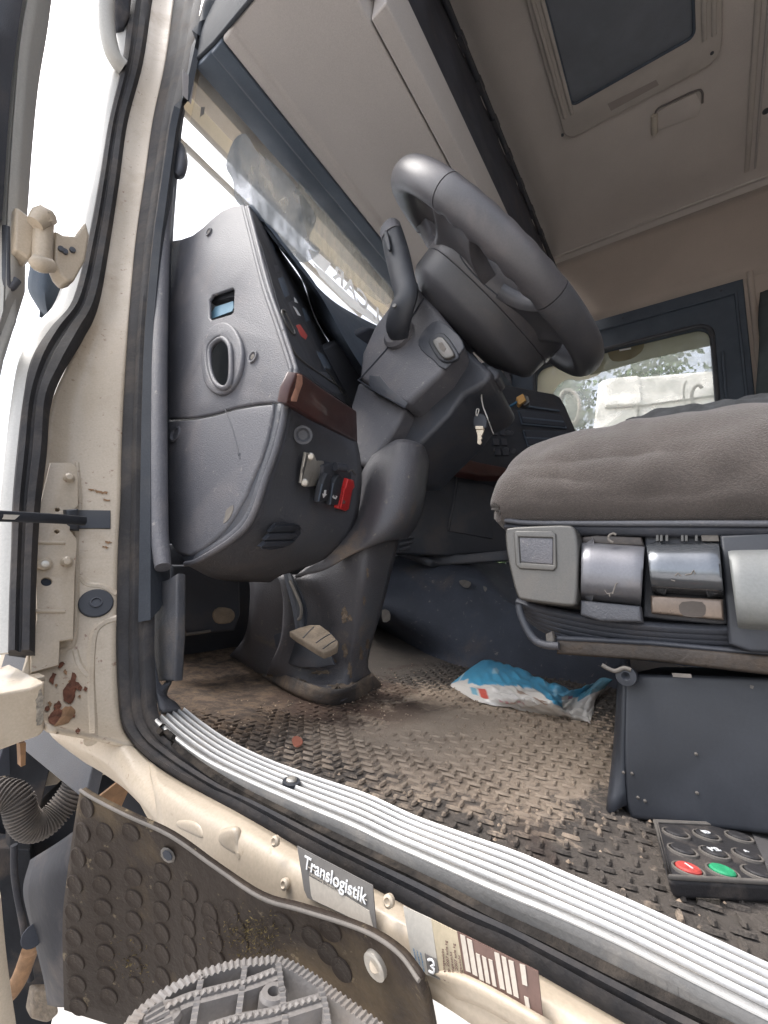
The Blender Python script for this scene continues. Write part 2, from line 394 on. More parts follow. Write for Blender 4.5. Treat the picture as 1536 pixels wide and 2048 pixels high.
# floor: rubber under trodden-in dirt
def floor_mat(name, bias):
    m = bpy.data.materials.new(name); m.use_nodes = True; nt = m.node_tree; N = nt.nodes; L = nt.links; p = N['Principled BSDF']
    tc = N.new('ShaderNodeTexCoord').outputs['Object']
    geo = N.new('ShaderNodeNewGeometry').outputs['Position']
    def nz(s, d=8, r=.65, dist=0):
        n = N.new('ShaderNodeTexNoise'); n.inputs['Scale'].default_value = s; n.inputs['Detail'].default_value = d; n.inputs['Roughness'].default_value = r; n.inputs['Distortion'].default_value = dist; L.new(geo, n.inputs['Vector']); return n.outputs['Fac']
    def mr(f, a, b, c=0, d=1):
        r = N.new('ShaderNodeMapRange'); r.interpolation_type = 'SMOOTHSTEP'
        for k, v in (('From Min', a), ('From Max', b), ('To Min', c), ('To Max', d)): r.inputs[k].default_value = v
        L.new(f, r.inputs['Value']); return r.outputs[0]
    def op(o, a, b):
        x = N.new('ShaderNodeMath'); x.operation = o
        for i, q in enumerate((a, b)):
            if isinstance(q, (int, float)): x.inputs[i].default_value = q
            else: L.new(q, x.inputs[i])
        return x.outputs[0]
    def mix(f, a, b):
        x = N.new('ShaderNodeMix'); x.data_type = 'RGBA'; L.new(f, x.inputs['Factor'])
        for s, q in ((6, a), (7, b)):
            if isinstance(q, tuple): x.inputs[s].default_value = (*q, 1)
            else: L.new(q, x.inputs[s])
        return x.outputs[2]
    # the trodden patch: centred where the driver's heels rest
    mp = N.new('ShaderNodeVectorMath'); mp.operation = 'DISTANCE'; L.new(geo, mp.inputs[0]); mp.inputs[1].default_value = (.62, .30, -.15)
    patch = mr(mp.outputs['Value'], .12, .36, 1, 0)
    amt = op('ADD', op('MULTIPLY', patch, .34), op('ADD', op('ADD', op('MULTIPLY', nz(9, 8, .7, .5), .55), op('MULTIPLY', nz(38, 8, .75, .8), .5)), bias - .66))
    f = mr(amt, 0.0, .12)
    tan = mix(nz(26), (.27, .205, .15), (.52, .42, .325))
    rub = mix(nz(14), (.05, .046, .043), (.15, .125, .105))
    col = mix(f, rub, tan)
    sp = N.new('ShaderNodeSeparateXYZ'); L.new(geo, sp.inputs[0])
    foot = mr(op('ADD', sp.outputs['Y'], op('MULTIPLY', nz(9, 5, .6), .16)), .46, .58)
    left = mr(op('ADD', sp.outputs['X'], op('MULTIPLY', nz(12, 5, .6), .12)), .66, .84, 1, 0)
    soil = mix(mr(nz(40, 8, .75), .35, .65), (.035, .024, .019), (.17, .115, .075))
    col = mix(op('MULTIPLY', op('MULTIPLY', foot, left), .92), col, soil)
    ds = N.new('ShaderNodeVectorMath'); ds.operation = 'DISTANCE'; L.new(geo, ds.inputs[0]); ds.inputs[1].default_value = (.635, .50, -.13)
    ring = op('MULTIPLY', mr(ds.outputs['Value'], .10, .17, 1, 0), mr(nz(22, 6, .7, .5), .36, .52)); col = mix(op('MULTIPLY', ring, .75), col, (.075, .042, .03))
    stain = mr(nz(5, 4, .6, 1.2), .60, .68); col = mix(op('MULTIPLY', stain, .5), col, (.055, .03, .022))
    L.new(col, p.inputs['Base Color']); p.inputs['Roughness'].default_value = .85
    b = N.new('ShaderNodeBump'); b.inputs['Strength'].default_value = .9; b.inputs['Distance'].default_value = .003
    L.new(op('ADD', nz(60), op('MULTIPLY', nz(240), .5)), b.inputs['Height']); L.new(b.outputs[0], p.inputs['Normal'])
    return m
M_floor = floor_mat('dirty_floor_mat', 0.0)
M_tread = floor_mat('dirty_tread', 0.06)

# ================================================================== SETTING
g = mk('ground', [V((-60, -60, -1.45)), V((60, -60, -1.45)), V((60, 60, -1.45)), V((-60, 60, -1.45))], [(0, 1, 2, 3)], M_ground, smooth=False); tag(g, kind='structure')

# ================================================================== TRUCK CAB
XS = .24
cab = thing('truck_cab', (1.2, 0, -.5), 'cream painted truck cab body with muddy floor, grey headliner and rusty door pillar', 'truck cab')

# ---- seal edges as the photograph shows them (outer edge / inner edge)
so_px = [(360, -60), (348, 0), (332, 120), (307, 239), (290, 360), (273, 478), (262, 600), (256, 683), (249, 800), (245, 900), (243, 1000), (238, 1100), (236, 1200), (235, 1300), (238, 1380), (246, 1450), (269, 1491), (300, 1520), (346, 1552), (410, 1589), (479, 1625), (592, 1690), (700, 1747), (820, 1812), (910, 1861), (1000, 1902), (1073, 1942), (1262, 2050), (1420, 2140)]
si_px = [(425, -60), (408, 0), (384, 120), (356, 239), (338, 360), (322, 478), (311, 600), (305, 683), (302, 800), (301, 900), (301, 1000), (301, 1100), (301, 1200), (300, 1300), (303, 1370), (308, 1425), (330, 1466), (368, 1498), (433, 1545), (500, 1592), (560, 1622), (640, 1655), (735, 1708), (851, 1756), (949, 1806), (1040, 1855), (1130, 1900), (1314, 1988), (1536, 2090)]
sealA = [U(*p, x=XS) for p in so_px]; sealB = [U(*p, x=XS + .012) for p in si_px]

# ---- hinge pillar (door jamb) panel, between the opening seal and the outer seal
jr = list(so_px[:17]); ys = [U(*p, x=XS).y for p in jr]
jl_px = [(312, -60), (300, 0), (283, 120), (253, 239), (235, 360), (218, 478), (195, 600), (160, 683), (105, 800), (92, 900), (80, 1000), (72, 1100), (68, 1200), (60, 1300), (40, 1370), (60, 1420), (100, 1455)]
rows = []
for k, p in enumerate(jr):
    a = U(*p, x=XS - .001); l = U(*jl_px[k], y=a.y + .012)
    m1 = a.lerp(l, .33) + V((0, .006, 0)); m2 = a.lerp(l, .66) + V((0, .012 if 6 < k < 14 else .004, 0))
    rows.append([a, m1, m2, l])
M_cream_j = mat('cream_paint_stained', (.46, .385, .295), .45, var=.07, vscale=5, dirt=(.33, .25, .17), damt=.6, dscale=11, dlow=.5, dirt2=(.16, .07, .04), d2=.75, coat=.2)
loft('hinge_pillar', rows, M_cream_j, cab, nu=4, nv=4, solid=.004)
# lower corner below the pillar: cream panel sweeping into the sill
XF = .222
low = [[U(92, 1445, y=.60), U(165, 1450, y=.52), U(225, 1470, x=XF + .006), U(270, 1493, x=XS)],
       [U(105, 1475, y=.585), U(180, 1500, y=.50), U(245, 1520, x=XF + .004), U(300, 1522, x=XS)],
       [U(165, 1522, y=.565), U(210, 1540, y=.49), U(262, 1560, x=XF + .002), U(346, 1554, x=XS)],
       [U(190, 1535, y=.55), U(240, 1570, y=.47), U(300, 1610, x=XF), U(410, 1590, x=XS)],
       [U(243, 1556, y=.50), U(285, 1610, y=.44), U(330, 1650, x=XF), U(479, 1627, x=XS)],
       [U(300, 1640, y=.44), U(325, 1690, y=.40), U(372, 1715, x=XF), U(592, 1692, x=XS)]]
loft('pillar_foot', low, M_cream_j, cab, nu=5, nv=4, solid=.004)
# sill outer panel with the stickers
top = [(300, 1524), (346, 1556), (410, 1592), (479, 1628), (592, 1694), (700, 1751), (820, 1816), (910, 1865), (1000, 1906), (1073, 1946), (1262, 2054), (1420, 2144)]
bot = [(322, 1690), (370, 1740), (420, 1790), (520, 1830), (640, 1880), (760, 1945), (850, 1990), (900, 2020), (960, 2060), (1030, 2100), (1200, 2200), (1400, 2320)]
rows = []
for a, b in zip(top, bot):
    A = U(*a, x=XS - .004); B = U(*b, x=XF - .001); m = U((a[0] * .7 + b[0] * .3), (a[1] * .7 + b[1] * .3), x=XF); rows.append([A, m, B])
loft('sill_panel', rows, M_cream, cab, nu=4, nv=3, solid=.004)
# shadowed lip under the sill
lip = [[U(820, 1940, x=XF - .002), U(830, 1985, x=XF + .01)], [U(930, 1965, x=XF - .008), U(950, 2010, x=XF - .004)], [U(1100, 2060, x=XF - .008), U(1100, 2100, x=XF - .004)]]
loft('sill_lip', lip, M_cream, cab, nu=3, nv=6, solid=.003)
# pressed bumps in the sill
for q in ([(350, 1640), (385, 1648), (400, 1672), (396, 1682), (372, 1672), (346, 1658)], [(432, 1664), (462, 1660), (468, 1700), (476, 1720), (455, 1710), (430, 1690)]):
    plate('pressed_bump', q, dict(x=XF - .004), M_cream, cab, thick=.006, bevel=.0026, n=4, raise_=-.0022)

# ---- opening seal (rubber, four ribs)
sa = ribbon('door_seal', sealA, sealB, [(0, 0), (.06, .004), (.2, .0065), (.34, .003), (.4, .001), (.46, .0045), (.62, .005), (.68, .001), (.74, .003), (.92, .004), (1, 0)], M_rubber, cab, n=6, thick=.006)
# strip between seal and tread plate
po_px = [(301, 1441), (346, 1482), (410, 1528), (492, 1569), (592, 1614), (700, 1660), (773, 1695), (891, 1748), (1000, 1797), (1110, 1843), (1244, 1904), (1380, 1974), (1516, 2044), (1640, 2106)]
pi_px = [(374, 1418), (412, 1448), (468, 1485), (545, 1522), (640, 1556), (734, 1588), (830, 1632), (930, 1668), (1040, 1706), (1140, 1750), (1262, 1803), (1384, 1859), (1536, 1929), (1700, 2005)]
si2 = [(318, 1453), (333, 1470), (395, 1522), (470, 1574), (575, 1630), (680, 1684), (760, 1722), (875, 1778), (985, 1836), (1090, 1886), (1220, 1952), (1350, 2014), (1480, 2075), (1600, 2130)]
ribbon('flange_strip', [U(*p, x=XS + .006) for p in si2], [U(*p, x=.256) for p in [(324, 1460)] + po_px[1:]], [(0, 0), (.35, .001), (.5, -.001), (1, .001)],
       mat('dirty_flange', (.022, .019, .017), .9, spec=.2, bump=1, bscale=200, var=.5, vscale=90, dirt=(.12, .095, .072), damt=.6, dscale=18, dlow=.48), cab, n=6, thick=.004)
# ---- tread plate
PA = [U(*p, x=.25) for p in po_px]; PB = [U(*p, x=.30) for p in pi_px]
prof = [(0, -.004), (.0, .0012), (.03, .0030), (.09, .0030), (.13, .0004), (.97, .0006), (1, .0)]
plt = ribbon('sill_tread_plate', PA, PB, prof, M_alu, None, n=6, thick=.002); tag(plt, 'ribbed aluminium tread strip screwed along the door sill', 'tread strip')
M_alur = mat('worn_bright_aluminium', (.52, .515, .505), .45, metal=.6, bump=.12, bscale=500, var=.08, vscale=40, dirt=(.45, .42, .38), damt=.5, dscale=45, dlow=.55)  # brighter than the plate: worn polish, plus rib glint put into the colour
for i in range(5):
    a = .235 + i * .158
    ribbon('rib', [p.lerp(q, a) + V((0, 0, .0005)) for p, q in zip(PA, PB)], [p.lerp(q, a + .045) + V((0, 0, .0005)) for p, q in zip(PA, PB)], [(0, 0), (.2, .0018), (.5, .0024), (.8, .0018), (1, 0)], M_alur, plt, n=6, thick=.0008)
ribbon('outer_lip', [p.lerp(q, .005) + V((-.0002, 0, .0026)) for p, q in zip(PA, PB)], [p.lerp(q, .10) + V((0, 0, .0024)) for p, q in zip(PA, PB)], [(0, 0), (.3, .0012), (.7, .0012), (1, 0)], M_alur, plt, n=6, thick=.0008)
c = U(583, 1561, x=.272); nn = V((-.15, -.1, 1))
s = disc('screw', c + V((0, 0, .000)), nn, [(.0042, -.002), (.0042, .001), (.0030, .0022), (0.0002, .0026)], M_steel, plt, 14)
s = disc('washer', c + V((0, 0, -.0015)), nn, [(.0068, -.001), (.0068, .0014), (.004, .0016)], M_black, plt, 16)

# ---- outer black seal of the pillar, left of the cream panel
ol_px = [(292, -60), (262, 0), (245, 120), (218, 239), (198, 360), (176, 478), (145, 600), (96, 662), (62, 720), (46, 800), (34, 900), (25, 1000), (22, 1100), (18, 1200), (16, 1305)]
oi_px = [(318, -60), (304, 0), (286, 120), (255, 239), (238, 360), (220, 478), (198, 600), (166, 668), (128, 735), (100, 800), (92, 900), (80, 1000), (73, 1100), (70, 1200), (68, 1305)]
yy = [U(*jr[min(i, 16)], x=XS).y for i in range(15)]
OA = [U(*p, y=yy[i] + .008) for i, p in enumerate(ol_px)]; OB = [U(*p, y=yy[i] + .000) for i, p in enumerate(oi_px)]
ribbon('outer_seal', OA, OB, [(0, 0), (.08, .006), (.3, .008), (.42, .002), (.5, .002), (.58, .008), (.85, .008), (1, 0)], M_rubber, cab, n=6, thick=.01)
plate('seal_end', [(16, 1296), (72, 1290), (84, 1296), (78, 1308), (60, 1318), (18, 1312)], dict(y=.55), M_black, cab, thick=.01, bevel=.002)
# outer skin strip left of it
sk_l = [(262, -60), (238, 0), (222, 120), (200, 239), (178, 360), (150, 478), (112, 600), (70, 650), (38, 715), (22, 800), (10, 900), (0, 1000), (-6, 1100), (-10, 1200), (-12, 1310)]
ribbon('outer_skin', [U(*p, y=yy[i] + .03) for i, p in enumerate(sk_l)], [U(*p, y=yy[i] + .014) for i, p in enumerate(ol_px)], [(0, 0), (.3, .003), (.7, .002), (1, 0)], M_skin, cab, n=5, thick=.006)

# ---- inner pillar trim
pt_r = [(470, -60), (440, 0), (380, 118), (362, 239), (357, 310), (350, 400), (345, 478), (342, 600), (340, 700), (339, 840), (338, 1000), (338, 1150)]
pt_l = [si_px[i] for i in (0, 1, 2, 3)] + [(345, 310), (330, 420)] + [si_px[i] for i in (5, 6, 7, 8, 10)] + [(301, 1240)]
ribbon('pillar_trim', [U(*p, x=XS + .010) for p in pt_l], [U(*p, x=(.258, .262, .27, .29)[i] if i < 4 else .31) for i, p in enumerate(pt_r)], [(0, 0), (.2, .006), (.5, .008), (.9, .003), (1, 0)], mat('pillar_trim_plastic', (.04, .045, .054), .8, spec=.3, bump=.3, bscale=500, var=.15, dirt=(.12, .11, .1), damt=.3, dscale=8), cab, n=5, thick=.012)
plate('header_corner_trim', [(352, -80), (560, -80), (520, -30), (470, 30), (425, 84), (386, 122), (370, 124), (362, 60)], dict(x=.257), bpy.data.materials['pillar_trim_plastic'], cab, thick=.008, bevel=.003)
# lower trim pieces below the pillar trim
plate('trim_bracket', [(307, 1168), (335, 1158), (354, 1146), (352, 1270), (346, 1362), (308, 1362), (303, 1250)], dict(x=.27), mat('dusty_dark_trim', (.05, .051, .058), .7, bump=.5, bscale=400, var=.15, dirt=(.13, .11, .09), damt=.7, dscale=14, dlow=.48), cab, thick=.012, bevel=.003)
loft('lower_trim', [[U(301, 1240, x=.262), U(318, 1362, x=.268), U(345, 1362, x=.28)], [U(303, 1340, x=.262), U(318, 1385, x=.266), U(334, 1390, x=.28)], [U(312, 1390, x=.262), U(328, 1404, x=.268), U(352, 1404, x=.29)], [U(318, 1418, x=.262), U(332, 1422, x=.268), U(362, 1417, x=.29)]], M_dashl, cab, solid=.006)

# ---- grab rail on the pillar
gr = thing('grab_rail', U(325, 1120, x=.27), 'grey vertical grab rail along the windscreen pillar', 'grab rail')
tube('rail', [U(*p, x=.262) for p in [(346, 292), (337, 350), (330, 430), (325, 500), (319, 650), (316, 800), (315, 950), (317, 1060), (326, 1135)]], [.011, .0125, .0125, .0125, .0125, .0125, .0125, .0115, .009], M_dash, gr, n=4, seg=14)
tube('end_cap', [U(348, 285, x=.262), U(358, 296, x=.275), U(362, 318, x=.277), U(359, 345, x=.275), U(352, 352, x=.27)], [.008, .012, .0135, .011, .006], M_dark, gr, n=4)

def surf(px, py, names=('pillar_foot', 'hinge_pillar', 'sill_panel'), lift=0):
    d = ray(px, py).normalized(); best = None
    for nme in names:
        o = bpy.data.objects[nme]; own = BASE[nme]; ok, loc, nrm, idx = o.ray_cast(-own, d)
        if ok and (best is None or (loc + own).length < best[0].length): best = (loc + own, nrm if nrm.dot(d) < 0 else -nrm)
    if best is None: return None
    return best[0] + best[1] * lift, best[1]
bpy.context.view_layer.update()
# ---- jamb details
def jy(py):   # depth of the jamb face at a picture row
    for i in range(len(jr) - 1):
        if jr[i][1] <= py <= jr[i + 1][1]:
            t = (py - jr[i][1]) / (jr[i + 1][1] - jr[i][1]); return ys[i] * (1 - t) + ys[i + 1] * t
    return ys[-1]
hp = thing('hinge_mounting_plate', U(120, 1290, y=.55), 'cream bolted hinge plate with round holes on the door pillar', 'mounting plate')
pl_px = [(100, 925), (140, 925), (156, 935), (157, 1010), (140, 1030), (140, 1060), (155, 1080), (150, 1150), (147, 1278), (120, 1282), (118, 1330), (62, 1345), (62, 1290), (74, 1240), (72, 1130), (78, 1020)]
plh = [ell(115, 1019, 5, 4), ell(114, 1063, 5, 4), ell(93, 1163, 11, 8.5), ell(115, 1328 - 60, .1, .1)][:3]
pts3 = [U(a, b, y=jy(b) + .004) for a, b in pl_px]
pA, pB, pC = U(100, 925, y=jy(925) - .002), U(150, 930, y=jy(930) - .002), U(120, 1320, y=jy(1320) - .002)
PLJ = plane3(pA, pB, pC)
plate('plate', pl_px, PLJ, M_cream_j, hp, thick=.004, holes=plh, bevel=.001)
plate('hole_backing', ell(93, 1163, 20, 18), (PLJ[0] + V((0, .005, 0)), PLJ[1]), M_void, hp, thick=.001)
jn = V((-.25, -1, .05))
for q in ((138, 957), (133, 1124)):
    disc('bolt', PL(*q, PLJ), jn, [(.0062, -.004), (.0062, .003), (.0050, .0042), (.0032, .009), (.0002, .0095)], M_cream_j, hp, 12)
b = disc('hex_nut', PL(86, 1129, PLJ), jn, [(.0088, -.002), (.0088, .001), (.0078, .0015)], M_cream_j, hp, 20)
disc('nut', PL(88, 1129, PLJ), jn, [(.0068, .001), (.0068, .006), (.0055, .007)], M_cream_j, hp, 6, smooth=False); disc('stud', PL(89, 1129, PLJ), jn, [(.0034, .006), (.0034, .011), (.0002, .0115)], M_steel, hp, 10)
for yq in (1085, 1222):
    tube('pressed_rib', [PL(66, yq, PLJ), PL(100, yq + 1, PLJ), PL(130, yq + 1, PLJ)], .0022, M_cream_j, hp)
# embossed panel lines on the pillar
def crease(name, pts, r_, lift, m=None):
    P = [surf(*p, lift=lift) for p in spx(pts, 5)]
    tube(name, [p[0] for p in P if p], r_, m or M_cream_j, cab, seg=10)
crease('panel_fold', [(154, 925), (160, 1010), (152, 1062), (154, 1150), (150, 1275), (136, 1296), (120, 1300)], .0035, -.0022)
crease('panel_crease', [(160, 1152), (176, 1168), (205, 1172), (234, 1188)], .0050, -.0036)
crease('panel_crease', [(188, 1470), (184, 1400), (182, 1330), (188, 1268), (206, 1246), (234, 1236)], .0060, -.0044)
crease('panel_crease', [(150, 1300), (160, 1330), (178, 1352)], .0050, -.0038)
gp, gn = surf(192, 1207, lift=.0005)
gt = thing('rubber_grommet', gp, 'round black rubber plug in the cream door pillar', 'grommet')
gr_s = .030 * gp.x / .24 * .62
fl_ = disc('flange', gp, gn, [(gr_s, -.002), (gr_s, .0012), (gr_s * .94, .0022), (gr_s * .45, .0026)], M_black, gt, 28)
disc('centre_dimple', gp, gn, [(gr_s * .38, .002), (gr_s * .36, .0042), (gr_s * .28, .0044), (gr_s * .24, .0028), (.0002, .0030)], M_dark, fl_, 20)
# check strap
cs = thing('door_check_strap', U(176, 1040, y=.57), 'black door check strap running from the pillar slot to the open door', 'door strap')
sp_ = [surf(*p, lift=.002)[0] for p in [(150, 1021), (221, 1022), (221, 1058), (150, 1058)]]
plate3('bracket', sp_, M_black, cs, thick=.004, bevel=.0008)
plate('bracket_lip', [(132, 1019), (158, 1017), (160, 1062), (134, 1060)], dict(y=jy(1040) - .008), M_black, cs, thick=.012, bevel=.003)
tube('strap', [U(170, 1042, y=.575), U(120, 1038, y=.555), U(45, 1034, y=.53), U(-60, 1030, y=.50)], .0052, M_black, cs, flat=(.45, 1), n=3)
plate('strap_wear_plate', [(-40, 1027), (40, 1030), (30, 1039), (-40, 1037)], dict(y=.515), M_steel, cs, thick=.002)
# worn paint and rust on the pillar
def patch_px(name, px, dx, m, par, n=3, **pl):
    pxs = spx(px, n, True)
    # ragged outline
    rg = [(a + random.uniform(-1.6, 1.6), b + random.uniform(-1.6, 1.6)) for a, b in pxs]
    return plate(name, rg, pl, m, par, thick=.0012)
lowplane = plane3(U(105, 1475, y=.585), U(180, 1500, y=.50), U(150, 1370, y=.53))
def rust(px, m, off, objs=('pillar_foot', 'hinge_pillar'), par=None, nm='rust_patch'):
    pxs = spx(px, 3, True); rg = [(a + random.uniform(-1.8, 1.8), b + random.uniform(-1.8, 1.8)) for a, b in pxs]
    out = []
    for a, b in rg:
        d = ray(a, b).normalized(); out.append((a, b))
    dg = bpy.context.evaluated_depsgraph_get()
    pts = []
    for a, b in rg:
        d = ray(a, b).normalized(); best = None
        for o in [bpy.data.objects[q_] for q_ in objs]:
            own = BASE[o.name]; ok, loc, nrm, idx = o.ray_cast(-own, d)
            if ok:
                p = loc + own
                if best is None or p.length < best.length: best = p
        pts.append(best if best else None)
    pts = [p for p in pts if p is not None]
    if len(pts) < 4: return
    c = sum(pts, V((0, 0, 0))) / len(pts); k = 1 - off / c.length
    vs = [c * k] + [p * k for p in pts] + [p * (1 + .002) for p in pts]; n = len(pts)
    mk(nm, vs, [(0, 1 + i, 1 + (i + 1) % n) for i in range(n)] + [(1 + i, 1 + n + i, 1 + n + (i + 1) % n, 1 + (i + 1) % n) for i in range(n)], m, par or cab, smooth=False)
bpy.context.view_layer.update()
rust([(108, 1452), (120, 1425), (138, 1412), (150, 1420), (143, 1440), (125, 1450)], M_rusto, .0012)
rust([(96, 1442), (105, 1422), (118, 1418), (130, 1436), (112, 1450)], M_rustp, .002)
rust([(126, 1396), (130, 1372), (142, 1362), (146, 1345), (152, 1348), (152, 1362), (164, 1372), (162, 1382), (150, 1376), (148, 1400), (138, 1408)], M_rustp, .002)
rust([(116, 1330), (124, 1324), (130, 1328), (124, 1334), (117, 1338)], M_rustp, .002)
rust([(99, 1360), (106, 1346), (112, 1348), (110, 1358), (104, 1368)], M_rustp, .002)
rust([(110, 1408), (118, 1400), (122, 1412), (116, 1420), (108, 1416)], M_rustp, .002)
for k_ in range(16): 
    a_, b_ = random.gauss(130, 20), random.gauss(1400, 38); r_ = random.uniform(1.5, 4.5)
    rust([(a_ - r_, b_), (a_, b_ - r_ * 1.4), (a_ + r_, b_ - 1), (a_ + r_ * .4, b_ + r_ * 1.3)], M_rustp if k_ % 2 else M_rusto, .0016)
for q in ((183, 979), (197, 983), (208, 985), (213, 1000), (210, 1094), (216, 1084)):
    rust([(q[0] - 6, q[1] - 2), (q[0] + 5, q[1] - 1), (q[0] + 6, q[1] + 2), (q[0] - 4, q[1] + 2)], M_rusto, .0012)

# ---- lower hinge box (bottom left)
lh = thing('lower_hinge_box', U(40, 1500, y=.45), 'cream boxed lower hinge arm with chipped edge beside the rusty pillar foot', 'hinge')
prism('arm', [U(a, b, y=.46) for a, b in [(-30, 1392), (60, 1376), (91, 1362), (90, 1460), (80, 1472), (-30, 1512)]], V((0, .10, -.0)), M_cream_j, lh, bevel=.003)
plate('arm_top', [(26, 1366), (90, 1352), (92, 1362), (30, 1378)], dict(y=.50), M_cream_j, lh, thick=.02, bevel=.002)
rust2 = [(74, 1395), (82, 1380), (88, 1400), (86, 1440), (76, 1452), (72, 1430)]
plate('chipped_paint', [(a + random.uniform(-2, 2), b + random.uniform(-2, 2)) for a, b in spx(rust2, 5, True)], dict(y=.459), mat('chipped_edge', (.25, .22, .18), .8, var=.6, vscale=250), lh, thick=.0008)
plate('orange_bracket', [(40, 1488), (52, 1485), (51, 1530), (42, 1534)], dict(y=.50), M_rusto, lh, thick=.01)

# ---- upper hinge
uh = thing('upper_hinge', U(100, 500, y=.62), 'cream painted two-knuckle door hinge against the bright sky', 'hinge')
yh = .66
prism('pillar_leaf', [U(a, b, y=yh) for a, b in [(110, 458), (124, 468), (150, 470), (172, 440), (180, 470), (172, 520), (150, 560), (135, 565), (120, 548), (108, 520)]], V((0, .03, 0)), M_cream, uh, bevel=.004)
prism('door_leaf', [U(a, b, y=yh + .01) for a, b in [(30, 410), (44, 420), (68, 440), (72, 470), (66, 510), (60, 520), (40, 505), (28, 500)]], V((0, .03, 0)), M_cream, uh, bevel=.004)
tube('knuckle', [U(70, 448, y=yh - .01), U(88, 432, y=yh - .01), U(100, 448, y=yh - .01)], [.009, .012, .009], M_cream, uh, n=4)
tube('knuckle', [U(66, 518, y=yh - .01), U(80, 528, y=yh - .012), U(105, 532, y=yh - .01)], [.008, .010, .008], M_cream, uh, n=4)
tube('hinge_pin', [U(88, 440, y=yh), U(84, 530, y=yh)], .011, M_cream, uh)
prism('web', [U(a, b, y=yh + .005) for a, b in [(68, 462), (104, 468), (108, 500), (66, 508)]], V((0, .02, 0)), M_labelw, uh, bevel=.003)
for q in ((122, 498), (130, 503), (145, 500)): disc('screw', U(*q, y=yh - .002), V((-.2, -1, 0)), [(.0035, -.002), (.0035, .002), (.0002, .0025)], M_dark, uh, 10)

# ---- open driver door, seen edge on
dd = thing('driver_door', U(0, 1300, y=.62), 'driver door swung fully open, seen edge-on at the left', 'door')
yd = .70
ribbon('window_frame', [U(*p, y=yd) for p in [(52, -60), (46, 0), (26, 120), (12, 240), (2, 360), (-4, 440), (-10, 700)]], [U(*p, y=yd - .01) for p in [(95, -60), (80, 0), (62, 100), (50, 240), (42, 360), (38, 440), (34, 560)]], [(0, 0), (.2, .008), (.5, .010), (.55, .006), (.62, .012), (.9, .008), (1, 0)], M_skin, dd, n=4, thick=.03)
ribbon('inner_trim', [U(*p, y=yd - .03) for p in [(-60, -60), (-60, 100), (-60, 240), (-60, 440)]], [U(*p, y=yd - .03) for p in [(54, -60), (34, 80), (20, 200), (4, 440)]], [(0, 0), (.5, .01), (1, 0)], M_dark, dd, n=4, thick=.03)
prism('door_edge', [U(a, b, y=yd) for a, b in [(-60, 430), (38, 430), (36, 640), (14, 700), (-2, 780), (-8, 1000), (-14, 1400), (-60, 1420)]], V((0, .05, 0)), M_skin, dd, bevel=.006)
tube('edge_seal', [U(*p, y=yd - .012) for p in [(14, 455), (14, 560), (20, 575), (34, 560)]], .005, M_dark, dd, n=3)
# mirror arm behind the hinge and grab loop at top
ma = thing('mirror_arm', U(95, 640, y=.9), 'dark grey mirror arm below the upper door hinge, against the sky', 'mirror arm')
loft('arm_shell', [[U(60, 530, y=.86), U(95, 540, y=.84), U(128, 560, y=.86)], [U(55, 575, y=.87), U(90, 590, y=.84), U(122, 600, y=.87)], [U(72, 610, y=.88), U(95, 625, y=.86), U(118, 630, y=.88)], [U(92, 640, y=.9), U(104, 645, y=.88), U(112, 640, y=.9)]], M_darkb, ma, solid=.02)
mt = thing('wing_mirror', U(240, 60, y=1.0), 'pale curved mirror housing beyond the top of the pillar', 'mirror')
tube('bracket_tube', [U(*p, y=1.0) for p in [(222, -60), (212, 0), (214, 60), (226, 110), (246, 135)]], .017, M_skin, mt, n=5)
prism('mirror_back', [U(a, b, y=1.06) for a, b in [(232, -60), (272, -60), (262, 30), (250, 62), (236, 64), (228, 30)]], V((0, .04, 0)), M_fender, mt, bevel=.01)

# ================================================================== windscreen side
def onY(ratio, z, x): return V((x, ratio * z, z))
WP = plane3(V((.3, .867, 1.15)), V((2.1, .867, 1.15)), V((.3, .80, .65)))
# glass
gx0, gx1 = .275, 2.18
def wpt(x, z): return V((x, .80 + (z - .65) * .134, z))
wg = mk('windscreen', [wpt(gx0, .30), wpt(gx1, .30), wpt(gx1, 1.16), wpt(gx0, 1.16)], [(0, 1, 2, 3)], M_glass, cab, smooth=False, solid=.005)
# dark reflection in the glass, painted on as a grimy translucent patch
WPi = plane3(wpt(.3, 1.15) + V((0, -.004, 0)), wpt(2.1, 1.15) + V((0, -.004, 0)), wpt(.3, .65) + V((0, -.004, 0)))
plate('reflection_smear', [(452, 330), (468, 280), (492, 268), (512, 300), (540, 322), (575, 352), (612, 400), (632, 432), (628, 452), (618, 480), (640, 500), (622, 520), (600, 524), (560, 500), (500, 425), (482, 412), (470, 395), (466, 360)], WPi, M_reflsmear, cab, thick=.0006, n=3)
plate('hazy_smear', [(600, 350), (640, 400), (700, 470), (760, 545), (785, 580), (770, 610), (700, 560), (640, 505), (615, 470), (600, 400)], (WPi[0] + V((0, -.002, 0)), WPi[1]), glassmat('haze_smear', .22, (.5, .5, .46), .02, (10, 3, 3)), cab, thick=.0005, n=3)
# windscreen lettering (read from outside)
tx0 = PL(668, 560, WPi); ub = V((-1, 0, 0)); vb = V((0, .134, 1)).normalized()
wl = thing('windscreen_sticker', PL(700, 590, WPi), 'white windscreen sticker lettering reading CAR, seen mirrored from inside', 'sticker')
text('lettering', 'TU. CAR', PL(664, 542, WPi) + V((0, -.004, 0)), ub, vb, .085, M_decal, wl, align='RIGHT', bold=.0015)
plate('white_patch', [(617, 498), (640, 508), (662, 527), (650, 545), (625, 520)], WPi, M_decal, wl, thick=.0006)
plate('underline_strip', [(625, 524), (652, 547), (700, 592), (740, 622), (764, 645), (758, 652), (700, 612), (640, 552)], WPi, M_decal, wl, thick=.0006)
